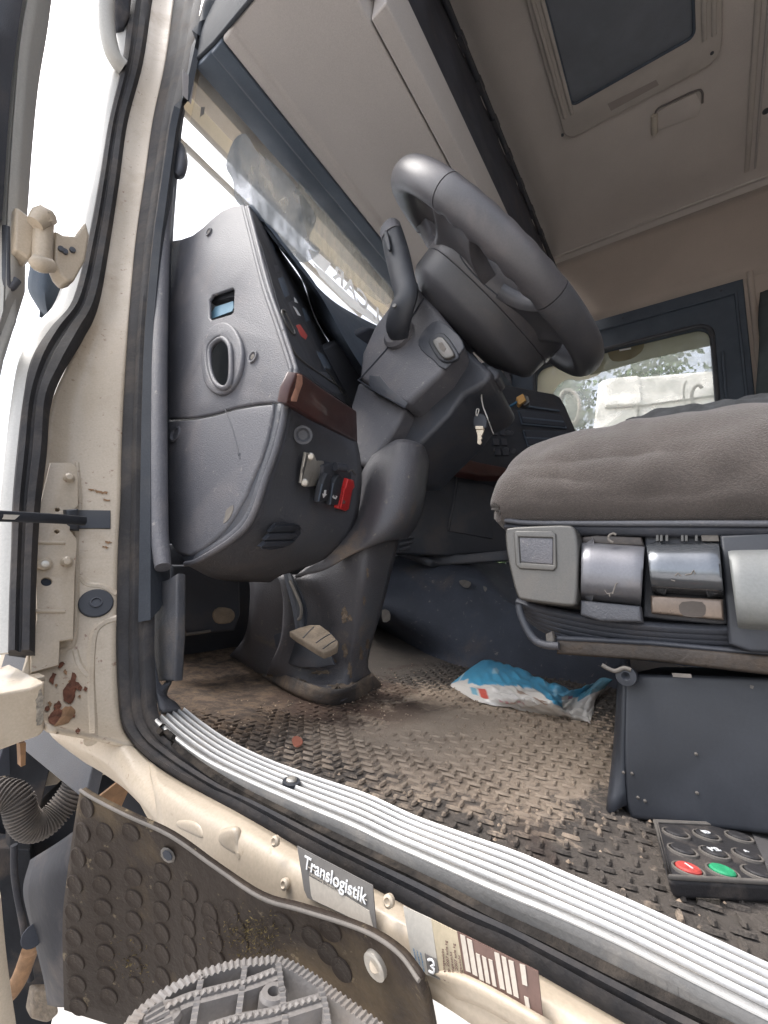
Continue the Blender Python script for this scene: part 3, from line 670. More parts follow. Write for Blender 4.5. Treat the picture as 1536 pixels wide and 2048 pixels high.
# header trim above the glass
def bar_x(name, prof, x0, x1, m, par, bevel=.004):
    return prism(name, [V((x0, y, z)) for y, z in prof], V((x1 - x0, 0, 0)), m, par, bevel=bevel)
bar_x('windscreen_header', [(.872, 1.158), (.872, 1.25), (.77, 1.25), (.770, 1.142), (.80, 1.139), (.812, 1.152), (.835, 1.149)], .264, 2.2, M_darkb, cab, .003)
# overhead shelf underside
bar_x('overhead_shelf', [(.768, 1.146), (.768, 1.26), (.50, 1.30), (.496, 1.176), (.62, 1.158), (.735, 1.160), (.745, 1.150)], .264, 1.60, M_shelf, cab, .006)
bar_x('shelf_lip', [(.492, 1.176), (.492, 1.30), (.455, 1.30), (.455, 1.186)], .42, 1.60, M_shelf, cab, .004)
# curtain rail and gathered curtain behind the shelf, up to the roof
rows = []
for i, (y, z) in enumerate([(.470, 1.23), (.51, 1.45), (.57, 1.8), (.655, 2.15)]):
    rows.append([V((.3 + (.0405 + .0062 * i) * k, y + .004 * math.sin(k * 1.7), z)) for k in range(33)])
loft('curtain_lining', rows, mat('dark_blue_lining', (.05, .055, .075), .85, bump=.6, bscale=300, var=.25, dirt=(.14, .12, .12), damt=.4, dscale=6), cab, nu=4, nv=3, solid=.006)
tube('curtain_rail', [V((.3, .622, 2.08)), V((2.19, .622, 2.08))], .012, M_dark, cab)

for k in range(7): box('rail_clip', (.95 + k * .16, .612, 2.062), (1.0 + k * .16, .632, 2.10), M_dark, cab)

# ---- roof and far wall
ZR = 2.16
rows = [[V((x, y, ZR + .012 * math.sin(x * 3 + y * 2) * 0 + (0 if y < .6 else .0))) for x in (.2, .8, 1.5, 1.9, 2.08, 2.17, 2.205)] for y in (.67, .2, -.25, -.8, -1.5)]
for r in rows:
    r[4].z -= .004; r[5].z -= .025; r[6].z -= .07
loft('headliner', rows, M_head, cab, nu=3, nv=3, solid=.02, off=-1)
# stitched fold between headliner and side wall, roof seam batten
tube('headliner_fold', [V((2.165, .62, 2.128)), V((2.165, 0, 2.13)), V((2.165, -.6, 2.128))], .006, M_head, cab)
tube('roof_seam', [V((.25, -.243, ZR - .004)), V((1.2, -.243, ZR - .004)), V((2.12, -.243, ZR - .006))], .010, M_hatch, cab, flat=(1, .6))
tube('roof_seam', [V((.25, -.272, ZR - .003)), V((1.2, -.272, ZR - .003)), V((2.12, -.272, ZR - .006))], .005, M_shelf, cab)
# hatch
ht = thing('roof_hatch', U(1290, 150, z=ZR), 'beige framed roof hatch with dark blind in the headliner', 'roof hatch')
h0, h1 = U(1132, 277, z=ZR), U(1434, 116, z=ZR); g0, g1 = U(1144, 203, z=ZR), U(1388, 66, z=ZR)
hx1 = (h0.x + h1.x) / 2; hx0 = hx1 - .85; hy1, hy0 = h0.y, h1.y - .012
gx1_ = (g0.x + g1.x) / 2; gx0_ = gx1_ - .66; gy1, gy0 = g0.y, g1.y
outer = [V((a, b, ZR - .02)) for a, b in rrect(hx0, hy0, hx1, hy1, .05)]
inner = [V((a, b, ZR - .02)) for a, b in rrect(gx0_, gy0, gx1_, gy1, .02)]
hf_ = plate3('frame', outer, M_hatch, ht, thick=.018, holes=[inner], bevel=.006)
for k in (0, 1):
    mm = .022 + .028 * k
    tube('frame_rib', [V((hx1 - .1, hy1 - mm, ZR - .022)), V((hx0 + .1, hy1 - mm, ZR - .022))], .008, M_hatch, hf_)
    tube('frame_rib', [V((hx1 - .1, hy0 + mm, ZR - .022)), V((hx0 + .1, hy0 + mm, ZR - .022))], .008, M_hatch, hf_)
tube('blind_edge', [V((a, b, ZR - .020)) for a, b in rrect(gx0_, gy0, gx1_, gy1, .02)], .005, M_darkb, ht, closed=True)
plate3('blind', [V((a, b, ZR - .012)) for a, b in rrect(gx0_ - .01, gy0 - .01, gx1_ + .01, gy1 + .01, .02)], M_hatchg, ht, thick=.004)
HL = dict(z=ZR - .0205)
plate('instruction_label', [(1215, 208), (1312, 160), (1318, 170), (1222, 222)], dict(z=ZR - .021), mat('label_mauve', (.33, .29, .27), .6), ht, thick=.0006)
for q in ((1125, 270), (1424, 106)): disc('screw', U(*q, z=ZR - .02), V((0, 0, -1)), [(.006, -.002), (.006, .002), (.0002, .003)], M_dark, hf_, 12)
hh = thing('roof_grip_recess', U(1355, 225, z=ZR), 'recessed roof grip with a pale clip beside the hatch', 'handle')
tube('recess_rim', [U(*p, z=ZR - .004) for p in spx([(1306, 262), (1312, 222), (1340, 205), (1390, 182), (1404, 184), (1405, 206)], 4)], .0035, mat('recess_shadow_line', (.16, .145, .14), .8), hh)
plate('recess_panel', [(1312, 262), (1316, 226), (1342, 209), (1392, 186), (1402, 208), (1396, 232)], dict(z=ZR - .006), M_head, hh, thick=.004, bevel=.001)
tube('clip', [U(1309, 230, z=ZR - .012), U(1309, 248, z=ZR - .014), U(1309, 266, z=ZR - .012)], .012, M_labelw, hh, n=3)
disc('roof_plug', U(1532, 222, z=ZR - .001), V((0, 0, -1)), [(.012, -.002), (.012, .003), (.0002, .004)], M_dark, cab, 14)

XW = 2.2
# far side wall above the door
loft('side_wall_lining', [[V((2.185, y, 2.10)), V((2.20, y, 1.9)), V((2.21, y, 1.66))] for y in (.9, .4, -.2, -.9)], M_headw, cab, solid=.02)
rear = plate3('side_wall', [V((2.215, -.20, 1.70)), V((2.215, -.20, -.3)), V((2.215, -1.5, -.3)), V((2.215, -1.5, 1.7))], M_headw, cab, thick=.03)
tube('wall_piping', [V((2.205, -.225, 1.68)), V((2.205, -.225, .8))], .012, M_headw, cab)
# passenger door
pd = thing('passenger_door', V((2.22, .2, -.2)), 'dark blue-grey passenger door frame with dusty window and half-drawn blind', 'door')
hole = [V((XW, a, b)) for a, b in rrect(-.065, .70, .715, 1.455, .055)]
plate3('door_frame', [V((XW, a, b)) for a, b in ((-.20, -.25), (.85, -.25), (.85, 1.655), (-.20, 1.655))], M_darkb, pd, thick=.05, holes=[hole], bevel=.008)
tube('frame_ridge', [V((XW - .004, .95, 1.585)), V((XW - .004, -.17, 1.585)), V((XW - .004, -.175, .6))], .008, M_darkb, pd)
tube('window_seal', [V((XW - .002, a, b)) for a, b in rrect(-.075, .69, .725, 1.465, .06)], .010, M_dark, pd, closed=True)
tube('edge_highlight_strip', [V((XW - .012, -.105, 1.30)), V((XW - .012, -.105, .95))], .006, M_darkb, pd)
for yy_, rr in ((.28, .006), (-.12, .005)): disc('trim_screw', V((XW - .002, yy_, 1.62)), V((-1, 0, 0)), [(rr, 0), (rr, .002), (.0002, .003)], M_dark, pd, 10)
mk('window_glass', [V((XW + .03, -.09, .66)), V((XW + .03, .76, .66)), V((XW + .03, .76, 1.49)), V((XW + .03, -.09, 1.49))], [(0, 1, 2, 3)], M_glass2, pd, smooth=False, solid=.004)
plate('blind', [(1190, 700), (1240, 688), (1418, 648), (1426, 690), (1300, 717), (1210, 742), (1180, 750)], dict(x=XW + .02), M_blind, pd, thick=.003)
plate('front_corner_blind', [(1058, 745), (1095, 715), (1200, 690), (1205, 742), (1163, 760), (1137, 758), (1116, 770), (1106, 788), (1104, 800), (1060, 792)], dict(x=XW + .022), glassmat('cream_corner_film', .7, (.62, .58, .47), .02), pd, thick=.003, n=3)
plate('blind_tab', [(1238, 699), (1262, 695), (1262, 698), (1239, 702)], dict(x=XW + .012), M_white, pd, thick=.002)
plate('seat_hook_patch', [(1215, 700), (1225, 692), (1282, 684), (1285, 700), (1262, 718), (1225, 722)], dict(x=XW + .017), glassmat('tan_film', .6, (.35, .30, .2), .02), pd, thick=.001, n=3)
# far pillar
plate('far_pillar', [(1014, 700), (1068, 700), (1068, 830), (1014, 830)], dict(x=XW - .01), M_darkb, cab, thick=.03, bevel=.008)
plate('far_pillar_trim', [(985, 700), (1022, 700), (1022, 830), (1000, 830)], dict(x=XW - .02), M_dash, cab, thick=.04, bevel=.01)
disc('pillar_plug', U(1022, 749, x=XW - .022), V((-1, -.3, 0)), [(.010, 0), (.010, .003), (.0002, .004)], M_void, cab, 12)
# hanging cloth at the right edge
hc = loft('hanging_cloth', [[U(1520, 585, x=2.12), U(1545, 578, x=2.1), U(1580, 590, x=2.12)], [U(1516, 640, x=2.12), U(1545, 640, x=2.08), U(1580, 640, x=2.12)], [U(1518, 690, x=2.12), U(1545, 700, x=2.08), U(1580, 700, x=2.12)], [U(1510, 800, x=2.12), U(1540, 800, x=2.1), U(1580, 800, x=2.12)]], mat('teal_grey_cloth', (.07, .085, .09), .9, bump=.6, var=.3), None, solid=.004)
tag(hc, 'dark grey-green cloth hanging on the far wall at the right edge', 'cloth')

# ---- enclosing body: rear wall, driver side above and behind the door, front below the screen
box('rear_wall', (.22, -1.55, -.3), (2.25, -1.5, 2.2), M_headw, cab)
plate3('driver_side_wall', [V((.235, a, b)) for a, b in ((-1.5, -.3), (-1.5, 2.2), (1.0, 2.2), (1.0, 1.50), (-.62, 1.50), (-.75, 1.35), (-.75, -.3))], M_cream, cab, thick=.03)
box('front_upper', (.25, .90, 1.16), (2.22, .94, 2.2), M_cream, cab)
box('front_panel', (.30, 1.10, -.4), (2.22, 1.14, .66), M_cream, cab)
box('firewall', (.32, 1.05, -.35), (2.2, 1.09, .60), M_void, cab)
box('kick_side', (.285, .62, -.25), (.30, 1.06, .05), M_dark, cab)

# external sun visor in front of the screen
sv = thing('sun_visor', V((1.2, 1.15, 1.2)), 'cream outside sun visor seen through the top of the windscreen', 'sun visor')
v0, v1 = ray(366, 222), ray(752, 620)
rz = (v0.y / v0.z) * .5 + (v1.y / v1.z) * .5
bar_x('visor_board', [(1.12, 1.12 / .70), (1.135, 1.135 / .70), (1.135, 1.135 / rz), (1.12, 1.12 / rz)], .26, 2.3, M_visor, sv, .004)
for px_, in ((640,),):
    pass
tube('visor_edge_tube', [V((.25, 1.11, 1.11 / rz)), V((2.3, 1.11, 1.11 / rz))], .008, M_skin, sv)
v0, v1 = ray(360, 282), ray(484, 403); rw = ((v0.y / v0.z) + (v1.y / v1.z)) / 2
wpb = tube('front_grab_bar', [V((.25, 1.16, 1.16 / rw)), V((1.2, 1.16, 1.16 / rw))], .010, M_skin); tag(wpb, 'thin pale bar crossing the sky outside the windscreen', 'bar')
plate('paper_label', [(366, 138), (388, 165), (382, 208), (366, 190)], (WPi[0] + V((0, .0, 0)), WPi[1]), mat('mauve_label', (.30, .28, .28), .6), cab, thick=.0006)
plate('visor_bolt_mark', [(402, 214), (410, 214), (408, 228), (400, 234)], WPi, M_labelg, cab, thick=.0006)

# ================================================================== FLOOR
rows = []
for i in range(13):
    y = -1.5 + i * .22
    r = []
    for x in (.272, .285, .30, .36, .44, .52, .7, .9, 1.1, 1.3, 1.7, 2.2):
        edge = {.272: -.137, .285: -.138, .30: -.142}.get(x)
        z = floor_z(x) if edge is None else edge
        fr = max(0, y - .62)
        r.append(V((x, y, z + fr * .10)))
    rows.append(r)
def dirt_depth(x, y):
    d = math.hypot((x - .64) / .20, (y - .36) / .17); b = max(0, 1.15 - d)
    d2 = math.hypot((x - .545) / .055, (y - .10) / .05); b = max(b, 1.0 - d2)
    d3 = math.hypot((x - .50) / .12, (y - .62) / .14); b = max(b, 1.2 - d3)
    n = noise.noise(V((x * 13, y * 13, 1))) * .6 + noise.noise(V((x * 34, y * 34, 4))) * .45
    return max(0, min(1, b * 1.0 + n * .9 + (.12 if x > .4 else -.3)))
fl = loft('floor_mat', rows, M_floor, cab, nu=8, nv=16, solid=.01, disp=lambda v, a, b: v + V((0, 0, .0022 * noise.noise(V((v.x, v.y, 0)) * 18) + (.0021 * dirt_depth(v.x, v.y) + .0010 * noise.noise(v * 75) * dirt_depth(v.x, v.y) if v.x > .31 else 0))))
# moulded tread bars of the mat: one relief, alternating directions
vs, fs = [], []
def bar(cx, cy, ang, l, w, h):
    ca, sa = math.cos(ang), math.sin(ang); k = len(vs); z = floor_z(cx) + .0015 + .0022 * noise.noise(V((cx, cy, 0)) * 18)
    for s, hh_ in ((1, -.001), (.62, h)):
        for (a, b) in ((-1, 0), (-.8, .8), (0, 1), (.8, .8), (1, 0), (.8, -.8), (0, -1), (-.8, -.8)):
            aa, bb = a * l / 2 * (s if s == 1 else .88), b * w / 2 * s
            vs.append(V((cx + aa * ca - bb * sa, cy + aa * sa + bb * ca, z + hh_)))
    for j in range(8): fs.append((k + j, k + (j + 1) % 8, k + 8 + (j + 1) % 8, k + 8 + j))
    fs.append(tuple(k + 8 + j for j in range(8)))
P_ = .0150
for i in range(60):
    for j in range(95):
        x = .305 + i * P_; y = -.35 + j * P_
        if x > 1.15: continue
        if y > .62 and x > .9: continue
        d = (V((x, y, 0)) - V((.66, .33, 0))).length
        if dirt_depth(x, y) > .85: continue
        ang = (0 if (i + j) % 2 else math.pi / 2) + R(12) + random.gauss(0, .03)
        bar(x + random.gauss(0, .0004), y + random.gauss(0, .0004), ang, P_ * .95, P_ * .30, .0011)
tb = mk('tread_pattern', vs, fs, M_tread, cab, ang=60); tag(tb, kind='stuff')
# crumbs and grit
vs, fs = [], []
for i in range(900):
    x = random.uniform(.3, 1.1); y = random.uniform(-.2, .75)
    if i < 500: x = random.gauss(.55, .14); y = random.gauss(.42, .2)
    if x < .3: continue
    r_ = random.choice((.0008, .0012, .002)) ; k = len(vs); z = floor_z(x) + .003
    for a in range(5):
        t = a * 1.257 + random.uniform(-.4, .4); vs.append(V((x + r_ * math.cos(t), y + r_ * math.sin(t), z)))
    vs.append(V((x, y, z + r_)))
    for a in range(5): fs.append((k + a, k + (a + 1) % 5, k + 5))
gr_ = mk('grit', vs, fs, mat('grit', (.34, .26, .19), .9, var=.5, vscale=300), None, smooth=False); tag(gr_, 'loose dry soil crumbs scattered over the dirty cab floor', 'soil crumbs', kind='stuff')
# torn leaf/plastic scraps near the sill end
for q in ([(360, 1372), (392, 1366), (388, 1380), (366, 1382)], [(400, 1392), (408, 1390), (402, 1418), (396, 1416)], [(585, 1478), (597, 1470), (606, 1482), (600, 1492), (588, 1494)]):
    pass
for nm, q, m, lb in (('leaf_scrap', [(360, 1374), (374, 1367), (392, 1370), (388, 1380), (366, 1382)], M_edge, 'curled grey scrap lying at the front end of the sill strip'),
                 ('red_scrap', [(584, 1478), (590, 1472), (600, 1474), (606, 1484), (598, 1492), (588, 1490)], mat('pale_red', (.45, .16, .10), .8), 'small reddish scrap on the dirty floor near the pedal stand')):
    pts = [UF(*p, dz=.006) for p in spx(q, 2, True)]
    tag(plate3(nm, pts, m, None, thick=.0012), lb, 'scrap')

# ================================================================== DASHBOARD
db = thing('dashboard', V((1.0, .55, -.05)), 'charcoal plastic truck dashboard with open vent holes in its end panel', 'dashboard')
XD = .30
up_px = [(336, 482), (362, 478), (385, 470), (405, 455), (425, 436), (444, 421), (464, 412), (484, 409), (494, 412), (500, 420), (520, 500), (545, 590), (572, 680), (592, 748), (590, 762), (578, 800), (568, 808), (545, 804), (515, 806), (470, 814), (430, 826), (390, 834), (336, 838)]
h_rect = [(424, 590), (464, 576), (468, 580), (466, 624), (462, 628), (422, 640), (418, 634), (418, 600)]
h_oval = spx([(444, 677), (426, 688), (419, 705), (421, 740), (430, 765), (445, 776), (458, 770), (462, 750), (462, 712), (458, 690)], 3, True)
plate('end_panel', up_px, dict(x=XD), M_dash, db, thick=.006, holes=[h_rect, h_oval], bevel=.004)
plate('hole_backing', [(400, 560), (490, 560), (490, 790), (400, 790)], dict(x=XD + .045), mat('blue_black_cavity', (.03, .045, .06), .7), db, thick=.002)
plate('blue_tag', [(422, 626), (430, 614), (466, 602), (467, 614), (464, 622), (424, 637)], dict(x=XD + .012), mat('pale_blue_tag', (.16, .30, .40), .5), db, thick=.001)
plate('socket_liner', [(417, 586), (470, 570), (472, 592), (420, 604)], dict(x=XD + .012), M_black, db, thick=.01)
# raised oval collar
col_o = spx([(450, 648), (425, 660), (411, 690), (409, 740), (418, 775), (440, 792), (462, 786), (480, 762), (490, 725), (488, 690), (472, 658)], 3, True)
vc_ = plate('vent_collar', col_o, dict(x=XD), M_dash, db, thick=.008, holes=[h_oval], bevel=.003, raise_=.006)
tube('vent_lip', [U(*p, x=XD - .008) for p in h_oval], .0035, M_dash, vc_, closed=True)
for q, r_ in (((506, 714), .009), ((418, 464), .008)):
    sw_ = disc('screw_well', U(*q, x=XD - .001), V((-1, 0, 0)), [(r_, -.001), (r_, .002), (r_ * .75, .002), (r_ * .6, -.0005), (.0002, -.0003)], M_dash, db, 20)
    disc('screw', U(*q, x=XD - .001), V((-1, 0, 0)), [(r_ * .45, -.001), (r_ * .45, .0012), (.0002, .0016)], M_edge, sw_, 10)
# front edge moulding of the end panel
for o_, r_ in ((0, .0036), (9, .0030)):
    tube('panel_edge', [U(a + o_, b, x=XD + .001) for a, b in [(487, 414), (499, 460), (514, 520), (530, 580), (556, 655), (580, 728), (583, 745), (578, 775), (566, 806)]], r_, M_dash, db, n=5)
# lower end panel
lo_px = [(336, 842), (390, 838), (430, 830), (470, 818), (515, 810), (546, 807), (544, 830), (534, 876), (522, 915), (507, 950), (490, 992), (468, 1032), (450, 1058), (429, 1079), (405, 1098), (378, 1112), (360, 1108), (350, 1104), (336, 1080)]
plate('lower_end_panel', lo_px, dict(x=XD), M_dash, db, thick=.02, bevel=.004)
bead = [(571, 812), (565, 848), (552, 900), (534, 950), (503, 1036), (464, 1079), (398, 1120), (372, 1128)]
rcs = [(544, 806), (543, 840), (530, 890), (506, 952), (467, 1034), (428, 1081), (378, 1112), (362, 1112)]
ribbon('edge_recess', [U(*p, x=XD + .003) for p in rcs], [U(*p, x=XD + .004) for p in bead], [(0, 0), (.5, -.001), (1, 0)], M_dark, db, n=6, thick=.01)
tube('edge_bead', [U(*p, x=XD + .001) for p in bead], .0042, M_dash, db, n=6, flat=(1, .8))
disc('screw_well', U(350, 868, x=XD - .001), V((-1, 0, 0)), [(.013, -.001), (.013, .0015), (.010, .0018), (.007, -.0015), (.0002, -.001)], M_dash, db, 20)
disc('scratch_mark', U(478, 908, x=XD - .0005), V((-1, 0, 0)), [(.0025, 0), (.002, .0006), (.0002, .0008)], M_dark, db, 7)
tube('long_scratch', [U(*p, x=XD - .0002) for p in [(450, 818), (466, 860), (478, 908), (480, 918)]], .0006, M_dark, db, n=3)
plate('paint_chip', spx([(452, 1020), (466, 1010), (464, 1026), (454, 1042), (446, 1046), (450, 1032)], 2, True), dict(x=XD - .0006), M_edge, db, thick=.0008)
# knee panel, receding from the end panel to the column
kr = [[U(572, 808, x=XD + .003), U(635, 838, x=.43), U(712, 872, x=.565)],
      [U(558, 878, x=XD + .003), U(640, 900, x=.43), U(722, 925, x=.575)],
      [U(534, 950, x=XD + .003), U(630, 970, x=.43), U(722, 985, x=.58)],
      [U(505, 1032, x=XD + .003), U(612, 1050, x=.42), U(706, 1060, x=.57)],
      [U(464, 1078, x=XD + .003), U(560, 1110, x=.40), U(650, 1118, x=.53)],
      [U(396, 1120, x=XD + .003), U(470, 1145, x=.38), U(565, 1150, x=.47)],
      [U(372, 1130, x=XD + .01), U(440, 1160, x=.42), U(540, 1165, x=.50)]]
kp = loft('knee_panel', kr, M_dashl, db, nu=7, nv=4, solid=.01)
KP = plane3(U(560, 880, x=XD + .003), U(722, 925, x=.573), U(518, 1020, x=XD + .003))
def KPo(off): return (KP[0] * (1 - off / KP[0].length), KP[1])
KPo1 = KPo(.004)
# louvre in the knee panel
for i, (a, b) in enumerate([(1050, 1068), (1066, 1084), (1082, 1098)]):
    plate('louvre_slat', [(552 - i * 10, a + 2), (596 - i * 4, a), (604 - i * 9, a + 6), (590 - i * 8, b - 5), (540 - i * 9, b - 4)], KPo(.012), M_dark if i else M_black, db, thick=.006, bevel=.001)
plate('louvre_opening', spx([(552, 1046), (590, 1048), (606, 1056), (590, 1082), (565, 1096), (524, 1098), (536, 1070)], 2, True), KPo(.006), M_void, db, thick=.002)
disc('screw_well', PL(606, 870, KPo(.003)), -KP[0], [(.012, -.002), (.012, .002), (.009, .002), (.006, -.001), (.0002, -.001)], M_dashl, db, 18)
# burl wood strip
plate('wood_strip', [(594, 746), (604, 747), (650, 780), (714, 822), (716, 884), (640, 846), (574, 806), (580, 776)], KPo(.012), M_wood, db, thick=.014, bevel=.003)
plate('chipped_edge', [(595, 748), (605, 750), (606, 768), (598, 790), (594, 804), (582, 803), (582, 796), (590, 776)], KPo(.0125), M_woodc, db, thick=.006, bevel=.001)
# switch fascia (driver's instrument side)
E1, E2 = U(494, 412, x=XD), U(592, 752, x=XD)
FP = plane3(E1, E2, E1 + V((1, .42, .0)))
def FPo(off): return (FP[0] * (1 - off / FP[0].length), FP[1])
plate('switch_fascia', [(496, 414), (512, 420), (560, 498), (604, 560), (626, 620), (648, 668), (690, 735), (722, 765), (716, 822), (650, 780), (600, 745), (566, 640), (526, 500)], FP, M_black, db, thick=.004, bevel=.001)
# instrument hood
hd = loft('instrument_hood', [[PL(500, 413, FPo(.004)), PL(556, 492, FPo(.004)), PL(604, 560, FPo(.004)), PL(648, 668, FPo(.004)), PL(722, 768, FPo(.004))],
      [PL(508, 412, FPo(-.02)), U(575, 505, y=.62), U(640, 590, y=.62), U(690, 680, y=.60), U(740, 760, y=.60)],
      [U(500, 408, y=.74), U(566, 492, y=.75), U(650, 588, y=.76), U(716, 632, y=.78), U(790, 668, y=.80)]], M_darkb, db, nu=6, nv=5, solid=.008)
# switches, tags and reflections on the fascia
FS = FPo(.004)
for nm, q, m in (('switch', [(540, 475), (548, 478), (556, 500), (548, 500)], M_darkb), ('switch', [(548, 530), (556, 530), (560, 545), (552, 546)], M_dark), ('switch', [(556, 556), (566, 552), (580, 590), (570, 596)], M_darkb),
              ('switch', [(576, 604), (590, 600), (602, 634), (590, 640)], M_dark), ('red_switch', [(592, 650), (600, 648), (616, 672), (612, 680), (602, 672)], M_redd), ('switch', [(604, 615), (614, 618), (622, 640), (612, 644)], M_darkb),
              ('switch', [(632, 700), (646, 708), (664, 735), (650, 740)], M_darkb), ('switch', [(640, 690), (652, 688), (672, 716), (664, 722)], M_dark), ('display', [(610, 735), (655, 745), (686, 790), (664, 786), (630, 762)], M_void)):
    plate(nm, q, FS, m, db, thick=.006, bevel=.0015)
tube('bright_bezel', [PL(*p, FPo(.008)) for p in spx([(563, 624), (568, 621), (576, 636), (588, 660), (589, 668), (582, 664), (570, 644)], 3, True)], .0016, M_silver, db, closed=True)
for q in ([(588, 594), (592, 598), (596, 606), (590, 604)], [(586, 612), (592, 616), (602, 632), (596, 630)]):
    plate('white_mark', q, FPo(.0105), M_white, db, thick=.0004)
tube('fascia_trim', [PL(*p, FPo(.006)) for p in [(566, 660), (585, 700), (602, 720), (640, 748), (690, 782)]], .002, M_silver, db, n=3)
tube('fascia_trim', [PL(*p, FPo(.006)) for p in [(650, 735), (668, 762), (684, 786), (690, 790)]], .0016, M_silver, db, n=3)
# dash core behind the column
core = plane3(U(740, 800, y=.66), U(975, 770, x=1.35), U(880, 1060, y=.80))
plate('dash_core', [(640, 700), (740, 655), (800, 668), (930, 745), (1000, 772), (1060, 780), (1120, 792), (1160, 890), (1060, 1000), (1040, 1105), (800, 1112), (700, 1060), (650, 900)], (core[0] * 1.04, core[1]), M_void, db, thick=.03, bevel=.006)

# centre console
CT = [U(960, 762, x=1.28), U(1120, 790, x=1.55), U(1168, 900, x=1.50), U(866, 908, x=1.0)]
CP = plane3(U(960, 762, x=1.28), U(1120, 790, x=1.52), U(866, 908, x=1.02))
def CPo(o): return (CP[0] * (1 - o / CP[0].length), CP[1])
cc = thing('centre_console', PL(1010, 1100, CP), 'black centre console with storage slots, switches and vents, facing the driver', 'console')
plate('fascia', [(870, 770), (962, 764), (985, 764), (1108, 787), (1122, 795), (1132, 812), (1172, 905), (1020, 960), (866, 912)], CP, M_black, cc, thick=.10, bevel=.008)
for nm, q in (('vent', [(1036, 822), (1120, 832), (1132, 856), (1044, 848)]), ('vent', [(1046, 862), (1136, 866), (1148, 892), (1056, 892)]), ('slot', [(905, 838), (925, 822), (952, 894), (928, 900)]), ('slot', [(928, 822), (950, 830), (958, 890), (946, 892)]), ('tray', [(880, 852), (900, 848), (912, 902), (890, 898)])):
    plate(nm, q, CPo(-.002), M_void, cc, thick=.02, bevel=.002, raise_=.008)
    tube('slot_frame', [PL(*p, CPo(.008)) for p in q], .003, M_darkb, cc, closed=True)
for q in ([(1044, 836), (1126, 844)], [(1050, 876), (1142, 880)], [(1034, 810), (1118, 822)]):
    tube('vent_slat', [PL(*p, CPo(.012)) for p in q], .004, M_darkb, cc)
tube('shelf_edge', [PL(*p, CPo(.012)) for p in [(924, 822), (952, 900)]], .0045, M_dash, cc)
tube('shelf_edge', [PL(*p, CPo(.012)) for p in [(932, 874), (946, 902)]], .004, M_darkb, cc)
for i in range(4):
    for j in range(2):
        px_, py_ = 978 + j * 16 + i * 3, 838 + i * 20
        plate('switch', [(px_, py_), (px_ + 12, py_ + 1), (px_ + 14, py_ + 14), (px_ + 2, py_ + 13)], CPo(.004), M_dark, cc, thick=.006, bevel=.0015, raise_=.004)
for q in ((1016, 866), (1022, 867), (1012, 900), (1026, 902)): disc('knob', PL(*q, CPo(.004)), -CP[0], [(.009, 0), (.008, .010), (.0002, .011)], M_dark, cc, 14)
for q in ((1016, 864), (1024, 866), (988, 902), (900, 868)): disc('indicator', PL(*q, CPo(.016)), -CP[0], [(.003, 0), (.0002, .001)], M_silver, cc, 8)
plate('console_wood_strip', [(858, 898), (900, 908), (960, 924), (1012, 934), (1020, 952), (960, 950), (900, 938), (858, 926)], CPo(.02), M_wood, cc, thick=.03, bevel=.006)
# lower console panel under the wood strip
LPp = plane3(U(860, 925, x=1.02), U(1010, 950, x=1.22), U(860, 1090, x=1.04))
lc = plate('lower_console', [(836, 912), (858, 922), (960, 948), (1030, 952), (1040, 1090), (1010, 1104), (900, 1112), (785, 1106), (790, 1060), (830, 1040)], LPp, M_dark, cc, thick=.05, bevel=.008)
tube('door_outline', [PL(*p, (LPp[0] * .996, LPp[1])) for p in spx([(915, 948), (908, 1000), (900, 1040), (896, 1060)], 3)], .0022, M_dashl, cc)
plate('compartment_door', [(916, 964), (988, 970), (986, 1078), (898, 1062), (908, 1010)], (LPp[0] * .996, LPp[1]), M_dark, cc, thick=.006, bevel=.002)
for i in range(3):
    tube('vent_slat', [PL(*p, (LPp[0] * .985, LPp[1])) for p in [(800, 1078 + i * 11), (828 - i * 4, 1074 + i * 10)]], .004, M_dashl, cc)
loft('console_foot', [[U(800, 1100, x=1.05), U(900, 1110, x=1.1), U(1020, 1100, x=1.15)], [U(860, 1118, x=1.05), U(900, 1128, x=1.1), U(1020, 1120, x=1.15)]], M_dashl, cc, solid=.02)

# ================================================================== ENGINE TUNNEL
tn = loft('engine_tunnel', [[U(1240, 1180, x=1.45), U(1100, 1150, x=1.45), U(1000, 1125, x=1.4), (U(900, 1112, x=1.3)), U(760, 1110, x=1.25)],
      [U(1260, 1222, x=1.16), U(1120, 1212, x=1.14), U(1030, 1200, x=1.12), U(935, 1136, x=1.10), U(756, 1132, x=1.08)],
      [U(1260, 1235, x=1.13), U(1120, 1228, x=1.11), U(1020, 1215, x=1.08), U(905, 1175, x=1.05), U(745, 1160, x=1.03)],
      [U(1260, 1330, x=1.10), U(1120, 1310, x=1.09), U(1020, 1295, x=1.06), U(890, 1270, x=1.02), U(735, 1220, x=.99)],
      [UF(1270, 1385), UF(1120, 1362), UF(1010, 1342), UF(870, 1318), UF(740, 1262)],
      [UF(1270, 1410), UF(1120, 1372), UF(1005, 1352), UF(860, 1330), UF(738, 1290)]], M_tunnel, cab, nu=6, nv=5, solid=.02, disp=lambda v, a, b: v + V((0, 0, .004 * noise.noise(v * 14))))
for i, q in enumerate([[(918, 1162), (930, 1160), (942, 1166), (936, 1176), (924, 1172)], [(852, 1222), (864, 1228), (868, 1242), (856, 1238)], [(764, 1220), (778, 1222), (780, 1240), (766, 1244)], [(942, 1310), (950, 1306), (950, 1328), (944, 1330)], [(966, 1172), (974, 1176), (970, 1184)]]):
    pts = [U(a, b, x=1.045 if i != 2 else .97) for a, b in spx(q, 2, True)]
    plate3('dried_mud', pts, M_edge, cab, thick=.001)
